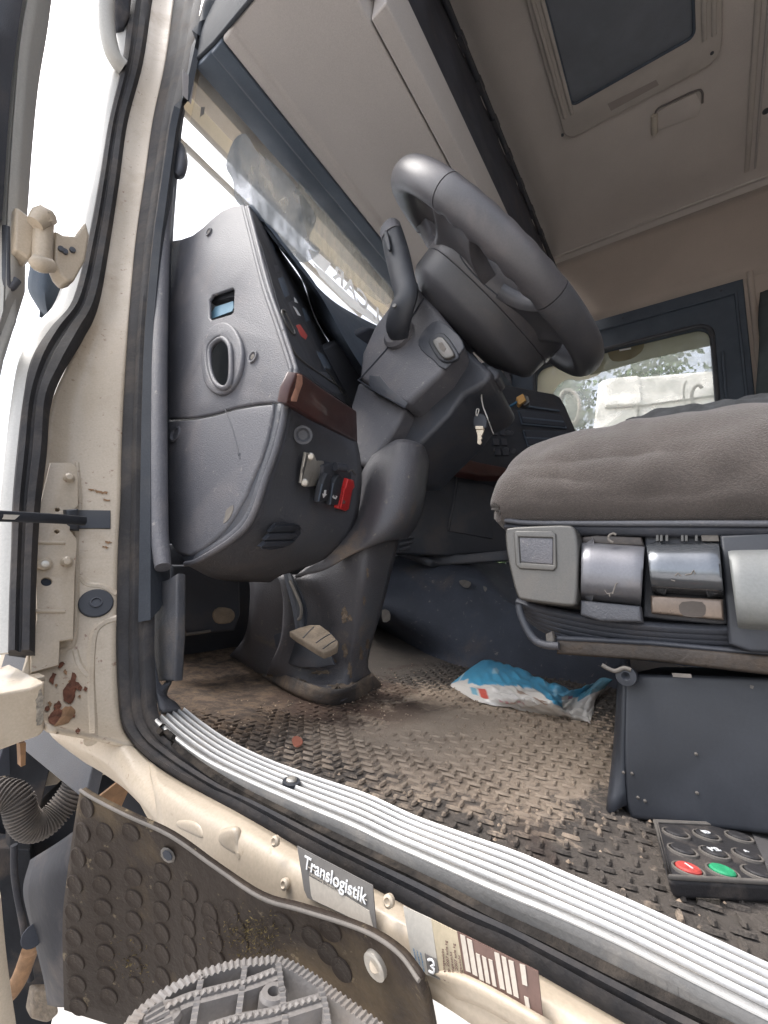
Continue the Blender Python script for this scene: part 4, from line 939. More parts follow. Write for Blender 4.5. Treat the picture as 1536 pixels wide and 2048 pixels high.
# carpet edge / foot room behind the pedestal
loft('footwell_wall', [[U(330, 1090, y=.86), U(460, 1090, y=.86), U(600, 1090, y=.88), U(800, 1090, y=.95)], [U(330, 1200, y=.88), U(460, 1210, y=.88), U(600, 1220, y=.9), U(800, 1220, y=.98)], [U(325, 1330, y=.92), U(470, 1330, y=.94), U(600, 1330, y=.96), U(800, 1300, y=1.0)]], M_dark, cab, nu=4, nv=4, solid=.02)
plate('footwell_ledge', [(345, 1130), (480, 1130), (482, 1230), (470, 1262), (380, 1270), (345, 1240)], dict(y=.76), M_dark, cab, thick=.03, bevel=.006)
plate('muddy_stop', spx([(428, 1226), (440, 1215), (464, 1218), (472, 1232), (462, 1246), (440, 1248), (430, 1240)], 2, True), dict(y=.755), M_pedal, cab, thick=.02, bevel=.004)
tube('ledge_edge', [U(*p, y=.755) for p in [(372, 1269), (395, 1266), (420, 1262)]], .003, M_edge, cab)

# ================================================================== PEDESTAL COVER
ped = thing('column_pedestal_cover', UF(700, 1375), 'grey moulded steering column cover standing in the mud', 'column cover')
loft('upper_shell', [[U(742, 912, x=.60), U(776, 888, x=.60), U(802, 878, x=.59), U(838, 886, x=.62), U(860, 904, x=.70)],
      [U(722, 950, x=.60), U(758, 930, x=.575), U(790, 925, x=.565), U(836, 925, x=.60), U(858, 935, x=.70)],
      [U(716, 1010, x=.59), U(745, 1000, x=.56), U(775, 1000, x=.55), U(825, 1000, x=.59), U(848, 1005, x=.69)],
      [U(700, 1055, x=.57), U(728, 1050, x=.55), U(756, 1055, x=.54), U(805, 1050, x=.58), U(834, 1050, x=.68)],
      [U(640, 1112, x=.53), U(690, 1100, x=.54), U(740, 1090, x=.545), U(780, 1080, x=.58), U(815, 1076, x=.68)],
      [U(590, 1152, x=.50), U(645, 1142, x=.53), U(700, 1112, x=.55), U(760, 1082, x=.59), U(806, 1076, x=.69)]], M_pedest, ped, nu=5, nv=5, solid=.012)
loft('lower_shell', [[U(555, 1150, x=.53), U(620, 1145, x=.57), U(690, 1105, x=.56), U(742, 1078, x=.57), U(800, 1072, x=.66)],
      [U(560, 1165, x=.53), U(628, 1165, x=.57), U(695, 1150, x=.565), U(735, 1150, x=.575), U(782, 1150, x=.66)],
      [U(570, 1215, x=.54), U(630, 1215, x=.59), U(690, 1215, x=.585), U(725, 1210, x=.59), U(765, 1215, x=.67)],
      [U(565, 1280, x=.55), U(630, 1290, x=.61), U(690, 1275, x=.60), U(716, 1275, x=.61), U(746, 1280, x=.68)],
      [U(540, 1330, x=.56), U(620, 1350, x=.60), U(682, 1340, x=.61), U(708, 1330, x=.625), U(736, 1330, x=.68)],
      [UF(530, 1352, dz=.012), UF(600, 1382, dz=.012), UF(680, 1400, dz=.012), UF(722, 1378, dz=.012), UF(752, 1358, dz=.012)]], M_pedest, ped, nu=5, nv=5, solid=.01)
loft('left_wing', [[U(498, 1150, x=.52), U(516, 1140, x=.52), U(562, 1140, x=.54)], [U(500, 1200, x=.54), U(518, 1195, x=.53), U(575, 1200, x=.56)], [U(490, 1270, x=.58), U(512, 1262, x=.56), U(590, 1275, x=.60)], [U(462, 1308, x=.62), U(500, 1310, x=.59), U(590, 1330, x=.60)], [UF(455, 1318, dz=.006), UF(530, 1356, dz=.006), UF(600, 1384, dz=.006)]], M_pedest, ped, nu=5, nv=5, solid=.008)
loft('base_flange', [[UF(470, 1305, dz=.02), UF(560, 1345, dz=.03), UF(640, 1375, dz=.03), UF(690, 1380, dz=.03), UF(745, 1345, dz=.03)], [UF(462, 1312, dz=.008), UF(545, 1362, dz=.012), UF(622, 1396, dz=.010), UF(690, 1400, dz=.010), UF(760, 1364, dz=.008)], [UF(460, 1316), UF(545, 1368), UF(620, 1404), UF(692, 1409), UF(764, 1370)]], mat('muddy_flange', (.08, .07, .065), .8, bump=.8, bscale=200, var=.3, dirt=TAN, damt=.9, dscale=12, dlow=.45), ped, nu=5, nv=3, solid=.005)
disc('base_bolt', UF(662, 1386, dz=.016), V((-.3, -.3, 1)), [(.010, -.004), (.010, .004), (.007, .006), (.0002, .007)], M_pedal, ped, 8)
bpy.context.view_layer.update()
M_mud = mat('dried_mud_splash', (.20, .155, .115), .95, bump=1, bscale=300, var=.4, vscale=90)
for (cx_, cy_, rx_, ry_) in ((688, 1228, 7, 16), (700, 1236, 5, 8), (664, 1322, 12, 6), (640, 1345, 22, 6), (600, 1362, 16, 5), (690, 1300, 6, 14), (700, 1340, 5, 20), (722, 1310, 4, 16), (735, 1290, 4, 10), (676, 1372, 26, 7), (655, 1262, 3, 3), (712, 1370, 14, 8), (735, 1145, 2, 12), (728, 1200, 3, 10), (540, 1352, 10, 3)):
    P_px = [(cx_ + rx_ * random.uniform(.5, 1.2) * math.cos(t_), cy_ + ry_ * random.uniform(.5, 1.2) * math.sin(t_)) for t_ in [k_ * .7 for k_ in range(9)]]
    rust(P_px, M_mud, .0012, ('lower_shell', 'base_flange', 'left_wing'), ped, 'mud_splash')
# black gap for the pedal arm and the foot pad
plate('pedal_slot', spx([(568, 1150), (580, 1148), (600, 1185), (612, 1225), (606, 1262), (592, 1262), (586, 1225), (576, 1185)], 2, True), dict(x=.535), M_void, ped, thick=.004)
pm = thing('brake_pedal', U(630, 1300, x=.52), 'dusty tan ribbed brake pedal in front of the column cover', 'pedal')
tube('pedal_arm', [U(*p, x=.527) for p in [(578, 1150), (588, 1180), (598, 1210), (600, 1245), (606, 1270)]], .006, M_black, pm, flat=(.5, 1), n=3)
tube('worn_arm_edge', [U(*p, x=.52) for p in [(580, 1162), (592, 1188), (602, 1212), (602, 1232), (596, 1240)]], .0026, M_edge, pm, n=3)
pa = [U(579, 1262, x=.50), U(612, 1250, x=.52), U(642, 1252, x=.535), U(678, 1280, x=.535)]
pb = [U(590, 1268, x=.495), U(615, 1280, x=.497), U(640, 1300, x=.50), U(668, 1300, x=.515)]
pad_pl = plane3(U(579, 1262, x=.502), U(677, 1282, x=.532), U(646, 1304, x=.500))
pad_o = plate('pad', [(579, 1262), (600, 1254), (620, 1249), (640, 1249), (660, 1264), (677, 1282), (675, 1293), (662, 1300), (648, 1305), (636, 1299), (612, 1284), (592, 1272)], pad_pl, M_pedal, pm, thick=.012, bevel=.0025)
for a_, b_ in (((632, 1286), (662, 1267)), ((606, 1276), (628, 1254)), ((646, 1298), (672, 1280))):
    tube('pad_groove', [PL(*a_, pad_pl), PL((a_[0] + b_[0]) / 2, (a_[1] + b_[1]) / 2 - 1, pad_pl), PL(*b_, pad_pl)], .0009, M_dark, pad_o, n=3)
plate('kick_pad', spx([(546, 1270), (600, 1262), (640, 1290), (668, 1330), (600, 1335), (566, 1318)], 2, True), dict(x=.575), M_dark, ped, thick=.006, bevel=.002)

# ================================================================== STEERING COLUMN
NA = V((.06, .767, -.639)).normalized()          # down the column
C0 = V((.68, .3045, .6746)); NW = -NA
colm = thing('steering_column', V((.70, .62, .42)), 'grey boxed steering column shroud with height switch under the wheel', 'steering column')
def sidebox(name, px, x0, dx, m, par, bevel=.008, taper=0):
    a = [U(*p, x=x0) for p in px]
    c = sum(a, V((0, 0, 0))) / len(a)
    hi = [p + V((dx, dx * .08, 0)) + (c - p) * taper for p in a]
    return hexa(name, a, hi, m, par, bevel=bevel, seg=4)
sidebox('upper_shroud', [(828, 566), (862, 602), (905, 655), (920, 688), (885, 745), (812, 812), (760, 785), (716, 757), (722, 706), (748, 650), (790, 592)], .585, .21, M_dash, colm, .012, .04)
sidebox('lower_shroud', [(716, 760), (760, 786), (812, 814), (798, 846), (770, 890), (738, 934), (716, 930), (706, 880), (700, 812)], .60, .17, M_dash, colm, .010, .05)
sidebox('shroud_underside', [(886, 746), (925, 690), (985, 742), (972, 766), (926, 792), (900, 830), (850, 880), (800, 934), (742, 938), (798, 848), (814, 814)], .64, .18, M_dark, colm, .01, .05)
sidebox('ignition_barrel', [(955, 735), (980, 728), (998, 742), (994, 758), (975, 762), (962, 752)], .66, .05, M_dark, colm, .006, .1)
# split line
tube('shroud_seam', [U(*p, x=.5845) for p in [(848, 596), (812, 650), (770, 702), (716, 762)]], .0016, M_void, colm, n=2)
tube('shroud_seam', [U(*p, x=.5845) for p in [(716, 760), (760, 788), (812, 815)]], .0014, M_void, colm, n=2)
# recessed switch bay and rocker
bay = [(878, 640), (915, 668), (927, 690), (922, 702), (890, 738), (866, 720), (842, 700), (836, 680), (852, 655)]
plate('switch_bay', bay, dict(x=.583), M_dark, colm, thick=.006, bevel=.002, n=2)
plate('switch_bezel', spx([(864, 670), (888, 667), (914, 703), (914, 717), (892, 724), (874, 714), (857, 684)], 3, True), dict(x=.578), M_black, colm, thick=.008, bevel=.002)
plate('rocker', spx([(871, 676), (886, 674), (906, 703), (905, 712), (890, 717), (879, 708), (865, 685)], 2, True), dict(x=.572), M_silver, colm, thick=.008, bevel=.002)
plate('rocker_mark', [(876, 686), (884, 684), (892, 696), (888, 704), (880, 698)], dict(x=.5715), M_edge, colm, thick=.0006)
plate('lower_recess_shade', [(738, 750), (760, 752), (778, 775), (815, 806), (808, 816), (770, 795), (738, 772)], dict(x=.5835), M_dark, colm, thick=.004, bevel=.001)  # thin dark plate stands for the shade in the lower recess
# stalk
st = thing('column_stalk', U(795, 675, x=.58), 'black multifunction stalk rising from the left of the column', 'stalk')
disc('stalk_boot', U(797, 668, x=.583), V((-1, 0, .1)), [(.032, -.004), (.032, .004), (.026, .010), (.018, .012)], M_dash, st, 26)
tube('lever', [U(*p, x=q) for p, q in (((800, 678), .580), ((795, 655), .560), ((803, 620), .545), ((812, 592), .54), ((806, 560), .538), ((797, 520), .536), ((788, 485), .535), ((781, 458), .535))], [.018, .024, .025, .024, .024, .025, .024, .022], M_black, st, n=4, seg=16, flat=(.6, 1.0), up=V((0, 1, 0)))
tube('tip_cap', [U(*p, x=.533) for p in [(783, 470), (779, 456), (777, 448)]], [.0225, .022, .015], M_dash, st, n=2, seg=16, flat=(.62, 1.0), up=V((0, 1, 0)))
plate('thumb_wheel', spx([(768, 462), (774, 462), (780, 490), (779, 500), (774, 498), (768, 478)], 2, True), dict(x=.512), M_black, st, thick=.006, bevel=.002)
disc('lever_screw', U(789, 612, x=.523), V((-1, -.2, 0)), [(.004, -.002), (.004, .002), (.0002, .002)], M_silver, st, 10)

# ================================================================== STEERING WHEEL
wh = thing('steering_wheel', C0 + NA * .1, 'worn charcoal steering wheel with four spokes and scalloped grip', 'steering wheel')
WE1 = V((0, 1, 0)).cross(NW).normalized(); WE2 = NW.cross(WE1)
RW = .2433
ROT = 52
def WPt(r_, th, h=0):
    th = th + R(ROT)
    return C0 + WE1 * (r_ * math.cos(th)) + WE2 * (r_ * math.sin(th)) + NW * h
def rimseg(name, t0, t1, m, rad, scal=0, n=64):
    seg = 22; vs = []
    for i in range(n + 1):
        dg = t0 + (t1 - t0) * i / n; th = R(dg)
        c = WPt(RW, th); out = (c - C0).normalized()
        for k in range(seg):
            ph = 2 * math.pi * k / seg; a, b = math.cos(ph), math.sin(ph); rr_ = rad
            if scal and a < .3: rr_ = rad * (1 + scal * math.cos((dg - t0) * 2 * math.pi / 9.0) * max(0, -a + .3))
            vs.append(c + out * (a * rr_ * .95) + NW * (b * rr_ * 1.12))
    f = gridfaces(n + 1, seg, True); f.append(tuple(range(seg))); f.append(tuple(n * seg + k for k in range(seg)))
    return mk(name, vs, f, m, wh, ang=50)
rimseg('rim_grip', 135.4, 188.6, M_wheel, .0246, .12, 130)
rimseg('rim_grip', -8.6, 44.6, M_wheel, .0246, .12, 130)
rimseg('rim_top', 45, 135, M_wheel, .0250)
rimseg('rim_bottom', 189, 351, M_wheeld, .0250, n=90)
def spoke(c_, m):
    a = R(c_); rows_ = []
    for r_, h, w_ in ((RW + .002, .002, .050), (RW - .022, -.005, .048), (RW - .05, -.014, .046), (RW * .68, -.022, .052), (RW * .52, -.028, .070), (RW * .3, -.03, .075)):
        c = WPt(r_, a, h); t_ = (WPt(r_, a + .01, h) - WPt(r_, a - .01, h)).normalized()
        rows_.append([c + t_ * (w_ * q) - NW * (.007 * q * q) for q in (-1, -.5, 0, .5, 1)])
    return loft('spoke', rows_, m, wh, nu=5, nv=5, solid=.024, off=0)
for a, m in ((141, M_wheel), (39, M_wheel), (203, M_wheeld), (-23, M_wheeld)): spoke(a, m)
def rotp(a, b):
    c_, s_ = math.cos(R(ROT)), math.sin(R(ROT)); return a * c_ - b * s_, a * s_ + b * c_
def hubpoly(s, h, pts):
    o_ = []
    for a, b in spx(pts, 2, True):
        a, b = rotp(a * s, b * s); o_.append(C0 + WE1 * a + WE2 * b + NW * h)
    return o_
HP = [(-.085, .125), (-.03, .135), (.03, .135), (.085, .125), (.125, .085), (.15, .02), (.15, -.05), (.13, -.125), (.07, -.175), (-.07, -.175), (-.13, -.125), (-.15, -.05), (-.15, .02), (-.125, .085)]
def stack(name, layers, m, bevel=0, par=None):
    vs = []; n = len(layers[0])
    for l in layers: vs += l
    f = gridfaces(len(layers), n, True); f.append(tuple(range(n))); f.append(tuple((len(layers) - 1) * n + j for j in range(n)))
    return mk(name, vs, f, m, par or wh, bevel=bevel, seg=3, ang=40)
pad_ = stack('airbag_pad', [hubpoly(.78, .022, HP), hubpoly(.94, .010, HP), hubpoly(1.0, -.012, HP), hubpoly(1.0, -.05, HP), hubpoly(.99, -.052, HP)], M_wheel)
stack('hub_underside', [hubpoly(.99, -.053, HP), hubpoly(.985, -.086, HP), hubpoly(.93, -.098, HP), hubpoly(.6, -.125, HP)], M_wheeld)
bpy.context.view_layer.update()
pp_ = [surf(*p, names=('airbag_pad', 'hub_underside'), lift=.0003) for p in spx([(936, 500), (926, 505), (921, 514), (940, 540), (970, 570), (1004, 598)], 4)]
tube('pad_seam', [p[0] for p in pp_ if p], .0011, M_void, pad_)
disc('column_boss', C0 + NA * .20, NW, [(.055, -.02), (.06, .05), (.07, .09)], M_dark, wh, 28)

# keys hanging from the ignition
kr_ = thing('ignition_keys', U(955, 830, x=.66), 'ignition keys hanging below the steering column, brass blade with black head', 'keys')
tube('key_ring', [U(*p, x=.66) for p in spx([(958, 820), (954, 832), (952, 826), (954, 818)], 3, True)], .0010, M_steel, kr_, closed=True)
plate('key_head', spx([(948, 832), (960, 826), (972, 834), (972, 852), (966, 858), (952, 858), (946, 848)], 2, True), dict(x=.66), M_black, kr_, thick=.007, bevel=.002)
plate('key_collar', [(951, 852), (966, 852), (966, 858), (951, 858)], dict(x=.655), M_key, kr_, thick=.004)
plate('key_blade', [(952, 858), (968, 857), (965, 868), (962, 872), (964, 876), (961, 880), (963, 884), (960, 889), (955, 887), (955, 870)], dict(x=.657), M_key, kr_, thick=.003)
tube('thin_key', [U(976, 839, x=.66), U(987, 868, x=.66)], .0022, M_steel, kr_, flat=(1, .4))
tube('key_tether', [U(*p, x=.665) for p in [(966, 770), (963, 790), (966, 812), (976, 838)]], .0014, M_steel, kr_, n=4)
# yellow connector dangling above the console
yc = thing('loose_connector', U(1045, 800, x=1.2), 'loose yellow plug on a blue wire in front of the console', 'connector')
prism('plug', [U(a, b, x=1.2) for a, b in [(1033, 794), (1046, 787), (1052, 800), (1040, 809), (1036, 806)]], V((.02, .01, 0)), M_yellow, yc, bevel=.001)
prism('plug_shell', [U(a, b, x=1.21) for a, b in [(1048, 790), (1056, 792), (1060, 804), (1050, 811), (1042, 809), (1052, 801)]], V((.02, .01, 0)), M_silver, yc, bevel=.001)
tube('wire', [U(*p, x=1.21) for p in [(1036, 803), (1028, 808), (1018, 814), (1012, 820)]], .004, M_blue, yc, n=3)

# ================================================================== SWITCH BRACKET on the knee panel
sb = thing('switch_bracket', PL(640, 980, KPo(.01)), 'zinc bracket with black toggle levers and one red lever, screwed to the knee panel', 'switch bracket')
B1 = KPo(.010)
bp_ = plate('base_plate', [(612, 905), (628, 908), (634, 922), (648, 922), (650, 936), (646, 950), (636, 960), (632, 972), (612, 974), (602, 966), (606, 940)], B1, M_steel, sb, thick=.004, bevel=.0008)
for q in ((621, 913), (609, 965)): disc('screw', PL(*q, KPo(.013)), -KP[0], [(.0052, -.002), (.0052, .0025), (.0036, .0036), (.0002, .0038)], M_steel, bp_, 16)
plate('edge_strip', [(606, 940), (614, 908), (618, 908), (604, 962)], KPo(.0105), M_silver, sb, thick=.001)
plate('switch_body', [(648, 932), (662, 926), (688, 930), (702, 944), (704, 962), (690, 978), (660, 984), (644, 972)], KPo(.022), M_dark, sb, thick=.024, bevel=.003)
for k, (q, m) in enumerate(((([(646, 960), (654, 946), (662, 950), (656, 985), (652, 1002), (636, 1004), (640, 982)]), M_black), (([(668, 962), (676, 948), (684, 954), (680, 985), (674, 1010), (660, 1010), (662, 986)]), M_black), (([(695, 957), (706, 960), (708, 974), (703, 981), (696, 1019), (690, 1022), (676, 1017), (682, 984), (690, 976)]), M_red))):
    plate('toggle_lever', q, KPo(.034), m, sb, thick=.010, bevel=.0022, raise_=.002)
tube('lever_ridge', [PL(*p, KPo(.046)) for p in [(644, 968), (637, 1002)]], .0012, M_darkb, sb)
tube('lever_ridge', [PL(*p, KPo(.046)) for p in [(666, 966), (660, 1008)]], .0012, M_darkb, sb)
tube('lever_ridge', [PL(*p, KPo(.046)) for p in [(689, 978), (681, 1016)]], .0012, M_red, sb)
AR = KPo(.047)
plate('arrow_mark', [(649, 980), (653, 980), (652, 988), (654, 989), (647, 996), (645, 987), (648, 988)], AR, M_white, sb, thick=.0005)
plate('curl_mark', spx([(666, 996), (672, 999), (675, 993), (672, 991), (672, 995), (669, 994), (668, 990), (665, 993)], 1, True), AR, M_white, sb, thick=.0005)
text('lever_mark', 'oo', PL(685, 1002, KPo(.048)), (PL(691, 1004, KPo(.048)) - PL(680, 1000, KPo(.048))), (PL(687, 990, KPo(.048)) - PL(684, 1010, KPo(.048))), .012, M_edge, sb)
tube('indicator_barrel', [PL(670, 933, KPo(.03)), PL(690, 936, KPo(.045))], .0065, M_dark, sb); disc('red_lens', PL(691, 936, KPo(.046)), -KP[0] + V((.4, 0, 0)), [(.005, 0), (.003, .003), (.0002, .004)], M_redd, sb, 12)
tube('warning_mark', [PL(*p, KPo(.026)) for p in [(697, 944), (703, 940), (708, 946), (712, 950)]], .0010, M_edge, sb, n=2)

# ================================================================== SEAT
XSE = .50
seat = thing('driver_seat', U(1350, 1500, x=.75), 'brown-grey air-suspended driver seat with silver levers on its side', 'seat')
cl = [(1536 + 120, 790), (1536, 822), (1400, 836), (1300, 850), (1200, 868), (1120, 885), (1065, 905), (1028, 932), (1012, 965), (1006, 1000), (1006, 1030), (1012, 1045)]
rows = []
def cu(px, py, x): return U(px, py, x=x)
# cushion: loops from front (left in the picture) to back
tops = [(1013, 1000, 1036), (1014, 974, 1042), (1021, 950, 1046), (1038, 922, 1047), (1075, 900, 1048), (1130, 882, 1048), (1210, 866, 1048), (1300, 850, 1048), (1400, 838, 1048), (1536, 824, 1049), (1750, 806, 1050)]
for px_, t, b in tops:
    A = U(px_, t, x=XSE + .035); Bm = U(px_, b, x=XSE + .02); m1 = U(px_, t + (b - t) * .28, x=XSE - .004); m2 = U(px_, t + (b - t) * .72, x=XSE - .006)
    y = (A.y + m1.y) / 2
    A.y = m1.y = m2.y = Bm.y = y
    f = 1
    h = A.z
    far1 = V((XSE + .47, y, h - .01)); far2 = V((XSE + .5, y, Bm.z))
    rows.append([Bm, m2, m1, A, V((XSE + .12, y, h + .012)), V((XSE + .25, y, h + .006)), V((XSE + .38, y, h + .012)), far1, far2, V((XSE + .25, y, Bm.z)), Bm.copy()])
cen = sum(rows[0], V((0, 0, 0))) / len(rows[0])
ck = [(U(1040, 945, x=XSE), U(1400, 915, x=XSE)), (U(1030, 962, x=XSE), U(1230, 978, x=XSE)), (U(1100, 1000, x=XSE), U(1500, 985, x=XSE))]
def sd_(v, a, b):
    w = .0016 * noise.noise(V((v.y * 4 + v.z * 6, v.z * 24, v.x * 3))) + .0008 * math.sin(v.z * 110 + v.y * 26 + 3 * noise.noise(v * 7)) + .0022 * noise.noise(v * 40)
    g = 0
    if v.x < XSE + .05:
        for q, (a_, b_) in enumerate(ck):
            t = (v.y - a_.y) / (b_.y - a_.y)
            if -.3 < t < 1.3:
                zz = a_.z + (b_.z - a_.z) * t; g += (.0024, .002, .0016)[q] * math.exp(-((v.z - zz) / .0055) ** 2) * max(0, 1 - abs(t - .45) * 1.2)
    return v + V((-w * 1.3 + g, 0, w))
loft('cushion', rows, M_seat, seat, nu=14, nv=7, solid=.01, disp=sd_)
fr_ = spl(rows[0], 7); mk('cushion_front', [p + V((0, -.003, 0)) for p in fr_], [tuple(range(len(fr_)))], M_seat, seat, smooth=False)
tube('cushion_piping', [U(*p, x=XSE - .004) for p in [(1010, 1040), (1060, 1046), (1200, 1047), (1400, 1047), (1700, 1048)]], .003, M_dashl, seat, n=3)

# body of the seat pan behind the trim
prism('seat_pan', [U(a, b, x=XSE + .03) for a, b in [(1040, 1048), (1800, 1050), (1800, 1300), (1120, 1262), (1048, 1215)]], V((.42, 0, 0)), M_void, seat, bevel=.006)
ribbon('trim_rail', [U(*p, x=XSE + .0) for p in [(1010, 1046), (1160, 1046), (1400, 1048), (1700, 1052)]], [U(*p, x=XSE + .005) for p in [(1012, 1062), (1160, 1072), (1400, 1074), (1700, 1078)]], [(0, 0), (.3, .005), (.7, .004), (1, 0)], M_dark, seat)
# silver corner
fp = spx([(1010, 1062), (1016, 1055), (1050, 1052), (1100, 1050), (1138, 1050), (1150, 1058), (1156, 1090), (1156, 1150), (1152, 1205), (1142, 1212), (1100, 1208), (1046, 1200), (1034, 1192), (1022, 1150), (1012, 1100)], 2, True)
hexa('corner_cap', [U(*p, x=XSE - .02) for p in fp], [U(*p, x=XSE - .02) + V((.09, 0, 0)) + (V((0, U(1090, 1130, x=XSE).y, 0)) - V((0, U(*p, x=XSE).y, 0))) * .0 for p in fp], M_silver, seat, bevel=.013, seg=5)
plate('inset_frame', spx([(1028, 1066), (1034, 1062), (1104, 1062), (1112, 1068), (1114, 1134), (1108, 1142), (1040, 1138), (1032, 1130)], 1, True), dict(x=XSE - .0205), M_silver, seat, thick=.004, holes=[[(1038, 1074), (1106, 1076), (1107, 1130), (1041, 1126)]], bevel=.0015, raise_=.002)
plate('blank_plug', [(1039, 1075), (1106, 1077), (1106, 1129), (1042, 1124)], dict(x=XSE - .0205), M_dash, seat, thick=.004, bevel=.0012, raise_=.0008)
# levers
def lever(q, m, mb, nm='adjustment_lever'):
    # q: TL TR BR BL ; curved outward face
    rws = []
    for t, dx in ((0, .012), (.06, .0), (.3, -.010), (.62, -.012), (.84, -.006), (.93, .004), (1, .014)):
        rws.append([U(*quadmap(q, s, t), x=XSE + dx - .01) for s in (0, .04, .5, .96, 1)])
        rws[-1][0].x += .006; rws[-1][4].x += .006
    return loft(nm, rws, m, seat, nu=3, nv=5, solid=.012)
q1 = [(1163, 1084), (1288, 1092), (1280, 1212), (1161, 1200)]
l1 = lever(q1, M_silver2, M_dark)
plate('lever_top', [(1164, 1074), (1192, 1070), (1282, 1074), (1288, 1092), (1163, 1086)], dict(x=XSE + .0), mat('brown_black_plastic', (.04, .034, .032), .5, dirt=(.2, .16, .13), damt=.5, dscale=20), seat, thick=.012, bevel=.002)
plate('lever_foot', [(1160, 1200), (1280, 1212), (1283, 1244), (1200, 1242), (1160, 1230)], dict(x=XSE - .012), M_dashl, seat, thick=.02, bevel=.003)
q2 = [(1293, 1088), (1437, 1086), (1447, 1196), (1304, 1186)]
M_chrome = mat('polished_worn_plastic', (.17, .18, .195), .2, metal=.7, var=.1, vscale=20, dirt=(.2, .17, .15), damt=.35, dscale=12, dlow=.55)
lever(q2, M_chrome, M_dark)
plate('lever_foot', [(1300, 1190), (1446, 1198), (1448, 1240), (1302, 1226)], dict(x=XSE - .008), mat('copper_worn', (.20, .155, .125), .3, metal=.4, var=.2, vscale=20), seat, thick=.016, bevel=.003)
plate('foot_dark_spot', spx([(1364, 1204), (1404, 1204), (1412, 1220), (1404, 1234), (1368, 1232), (1358, 1218)], 2, True), dict(x=XSE - .0083), mat('dark_brown_smudge', (.075, .06, .05), .6), seat, thick=.001)
for x_ in (1312, 1320, 1331, 1362, 1370, 1390): plate('tab', [(x_, 1068), (x_ + 5, 1068), (x_ + 5, 1082), (x_, 1082)], dict(x=XSE + .002), M_silver, seat, thick=.003)
plate('tab', [(1402, 1070), (1436, 1068), (1438, 1082), (1404, 1082)], dict(x=XSE + .002), M_edge, seat, thick=.003)
plate('lever_shadow_frame', [(1290, 1060), (1440, 1060), (1458, 1246), (1444, 1250), (1286, 1234)], dict(x=XSE + .01), M_dark, seat, thick=.01, bevel=.002)
q3 = [(1456, 1098), (1600, 1094), (1606, 1276), (1478, 1266)]
lever(q3, mat('pale_worn_cover', (.20, .205, .20), .45, metal=.2, var=.08, vscale=14, dirt=(.25, .24, .2), damt=.4, dscale=14), M_dark, 'side_cover')
plate('cover_frame', [(1440, 1070), (1640, 1062), (1640, 1310), (1500, 1304), (1458, 1288), (1450, 1190)], dict(x=XSE - .004), M_black, seat, thick=.014, bevel=.003)
# worn seat symbols
def sym(px, pl):
    tube('seat_symbol', [U(*p, x=pl) for p in px], .0006, M_edge, seat, n=1)
sym([(1209, 1180), (1214, 1188), (1224, 1186)], XSE - .0265); sym([(1225, 1188), (1232, 1168), (1236, 1166)], XSE - .0265); sym([(1218, 1188), (1220, 1193)], XSE - .0265)
sym([(1342, 1160), (1350, 1162)], XSE - .0235); sym([(1350, 1152), (1356, 1146), (1362, 1152)], XSE - .0235); sym([(1370, 1150), (1382, 1148), (1388, 1140), (1390, 1148)], XSE - .0235)
tube('hook', [U(*p, x=XSE - .014) for p in [(1226, 1085), (1218, 1080), (1218, 1072), (1226, 1067), (1232, 1070)]], .0012, M_edge, seat, n=3)
# bellows ribs
for k in range(5):
    o = k * 12
    P = [(1036 + k * 5, 1204 + o * .55), (1070 + k * 3, 1216 + o * .75), (1130, 1230 + o * .85), (1220, 1246 + o * .88), (1330, 1256 + o * .9), (1470, 1262 + o * .9), (1700, 1264 + o)]
    tube('bellows_rib', [U(*p, x=XSE + .012 + .004 * k) for p in P], .0085, M_dark, seat, n=4, flat=(1, .62), up=V((0, 0, 1)))
# rail and wire loop
plate('slide_rail', [(1114, 1280), (1300, 1290), (1450, 1304), (1720, 1326), (1720, 1372), (1450, 1340), (1300, 1322), (1112, 1308)], dict(x=XSE), mat('rusty_brown_rail', (.045, .036, .03), .55, metal=.3, bump=.6, bscale=200, var=.4, vscale=14, dirt=(.13, .085, .05), damt=.6, dscale=16, dlow=.52), seat, thick=.03, bevel=.003)
plate('rail_flange', [(1110, 1270), (1300, 1280), (1450, 1294), (1720, 1316), (1720, 1330), (1450, 1306), (1300, 1292), (1112, 1282)], dict(x=XSE + .005), M_dark, seat, thick=.02, bevel=.003)
tube('release_bar', [U(*p, x=XSE - .003) for p in [(1038, 1210), (1042, 1230), (1056, 1262), (1072, 1282), (1092, 1290), (1118, 1292)]], .0042, M_dark, seat, n=4)
plate('rail_end', [(1090, 1268), (1104, 1262), (1108, 1285), (1092, 1290)], dict(x=XSE), M_rusto and M_edge, seat, thick=.01, bevel=.002)
# torn bracket under the rail
tube('bent_clip', [U(*p, x=XSE + .0) for p in [(1204, 1330), (1218, 1338), (1232, 1342), (1248, 1336), (1262, 1340)]], .002, M_edge, seat, n=3)
disc('black_bush', U(1253, 1352, x=XSE + .005), V((-1, 0, 0)), [(.009, -.01), (.009, .004), (.004, .005), (.0002, .0)], M_black, seat, 16)
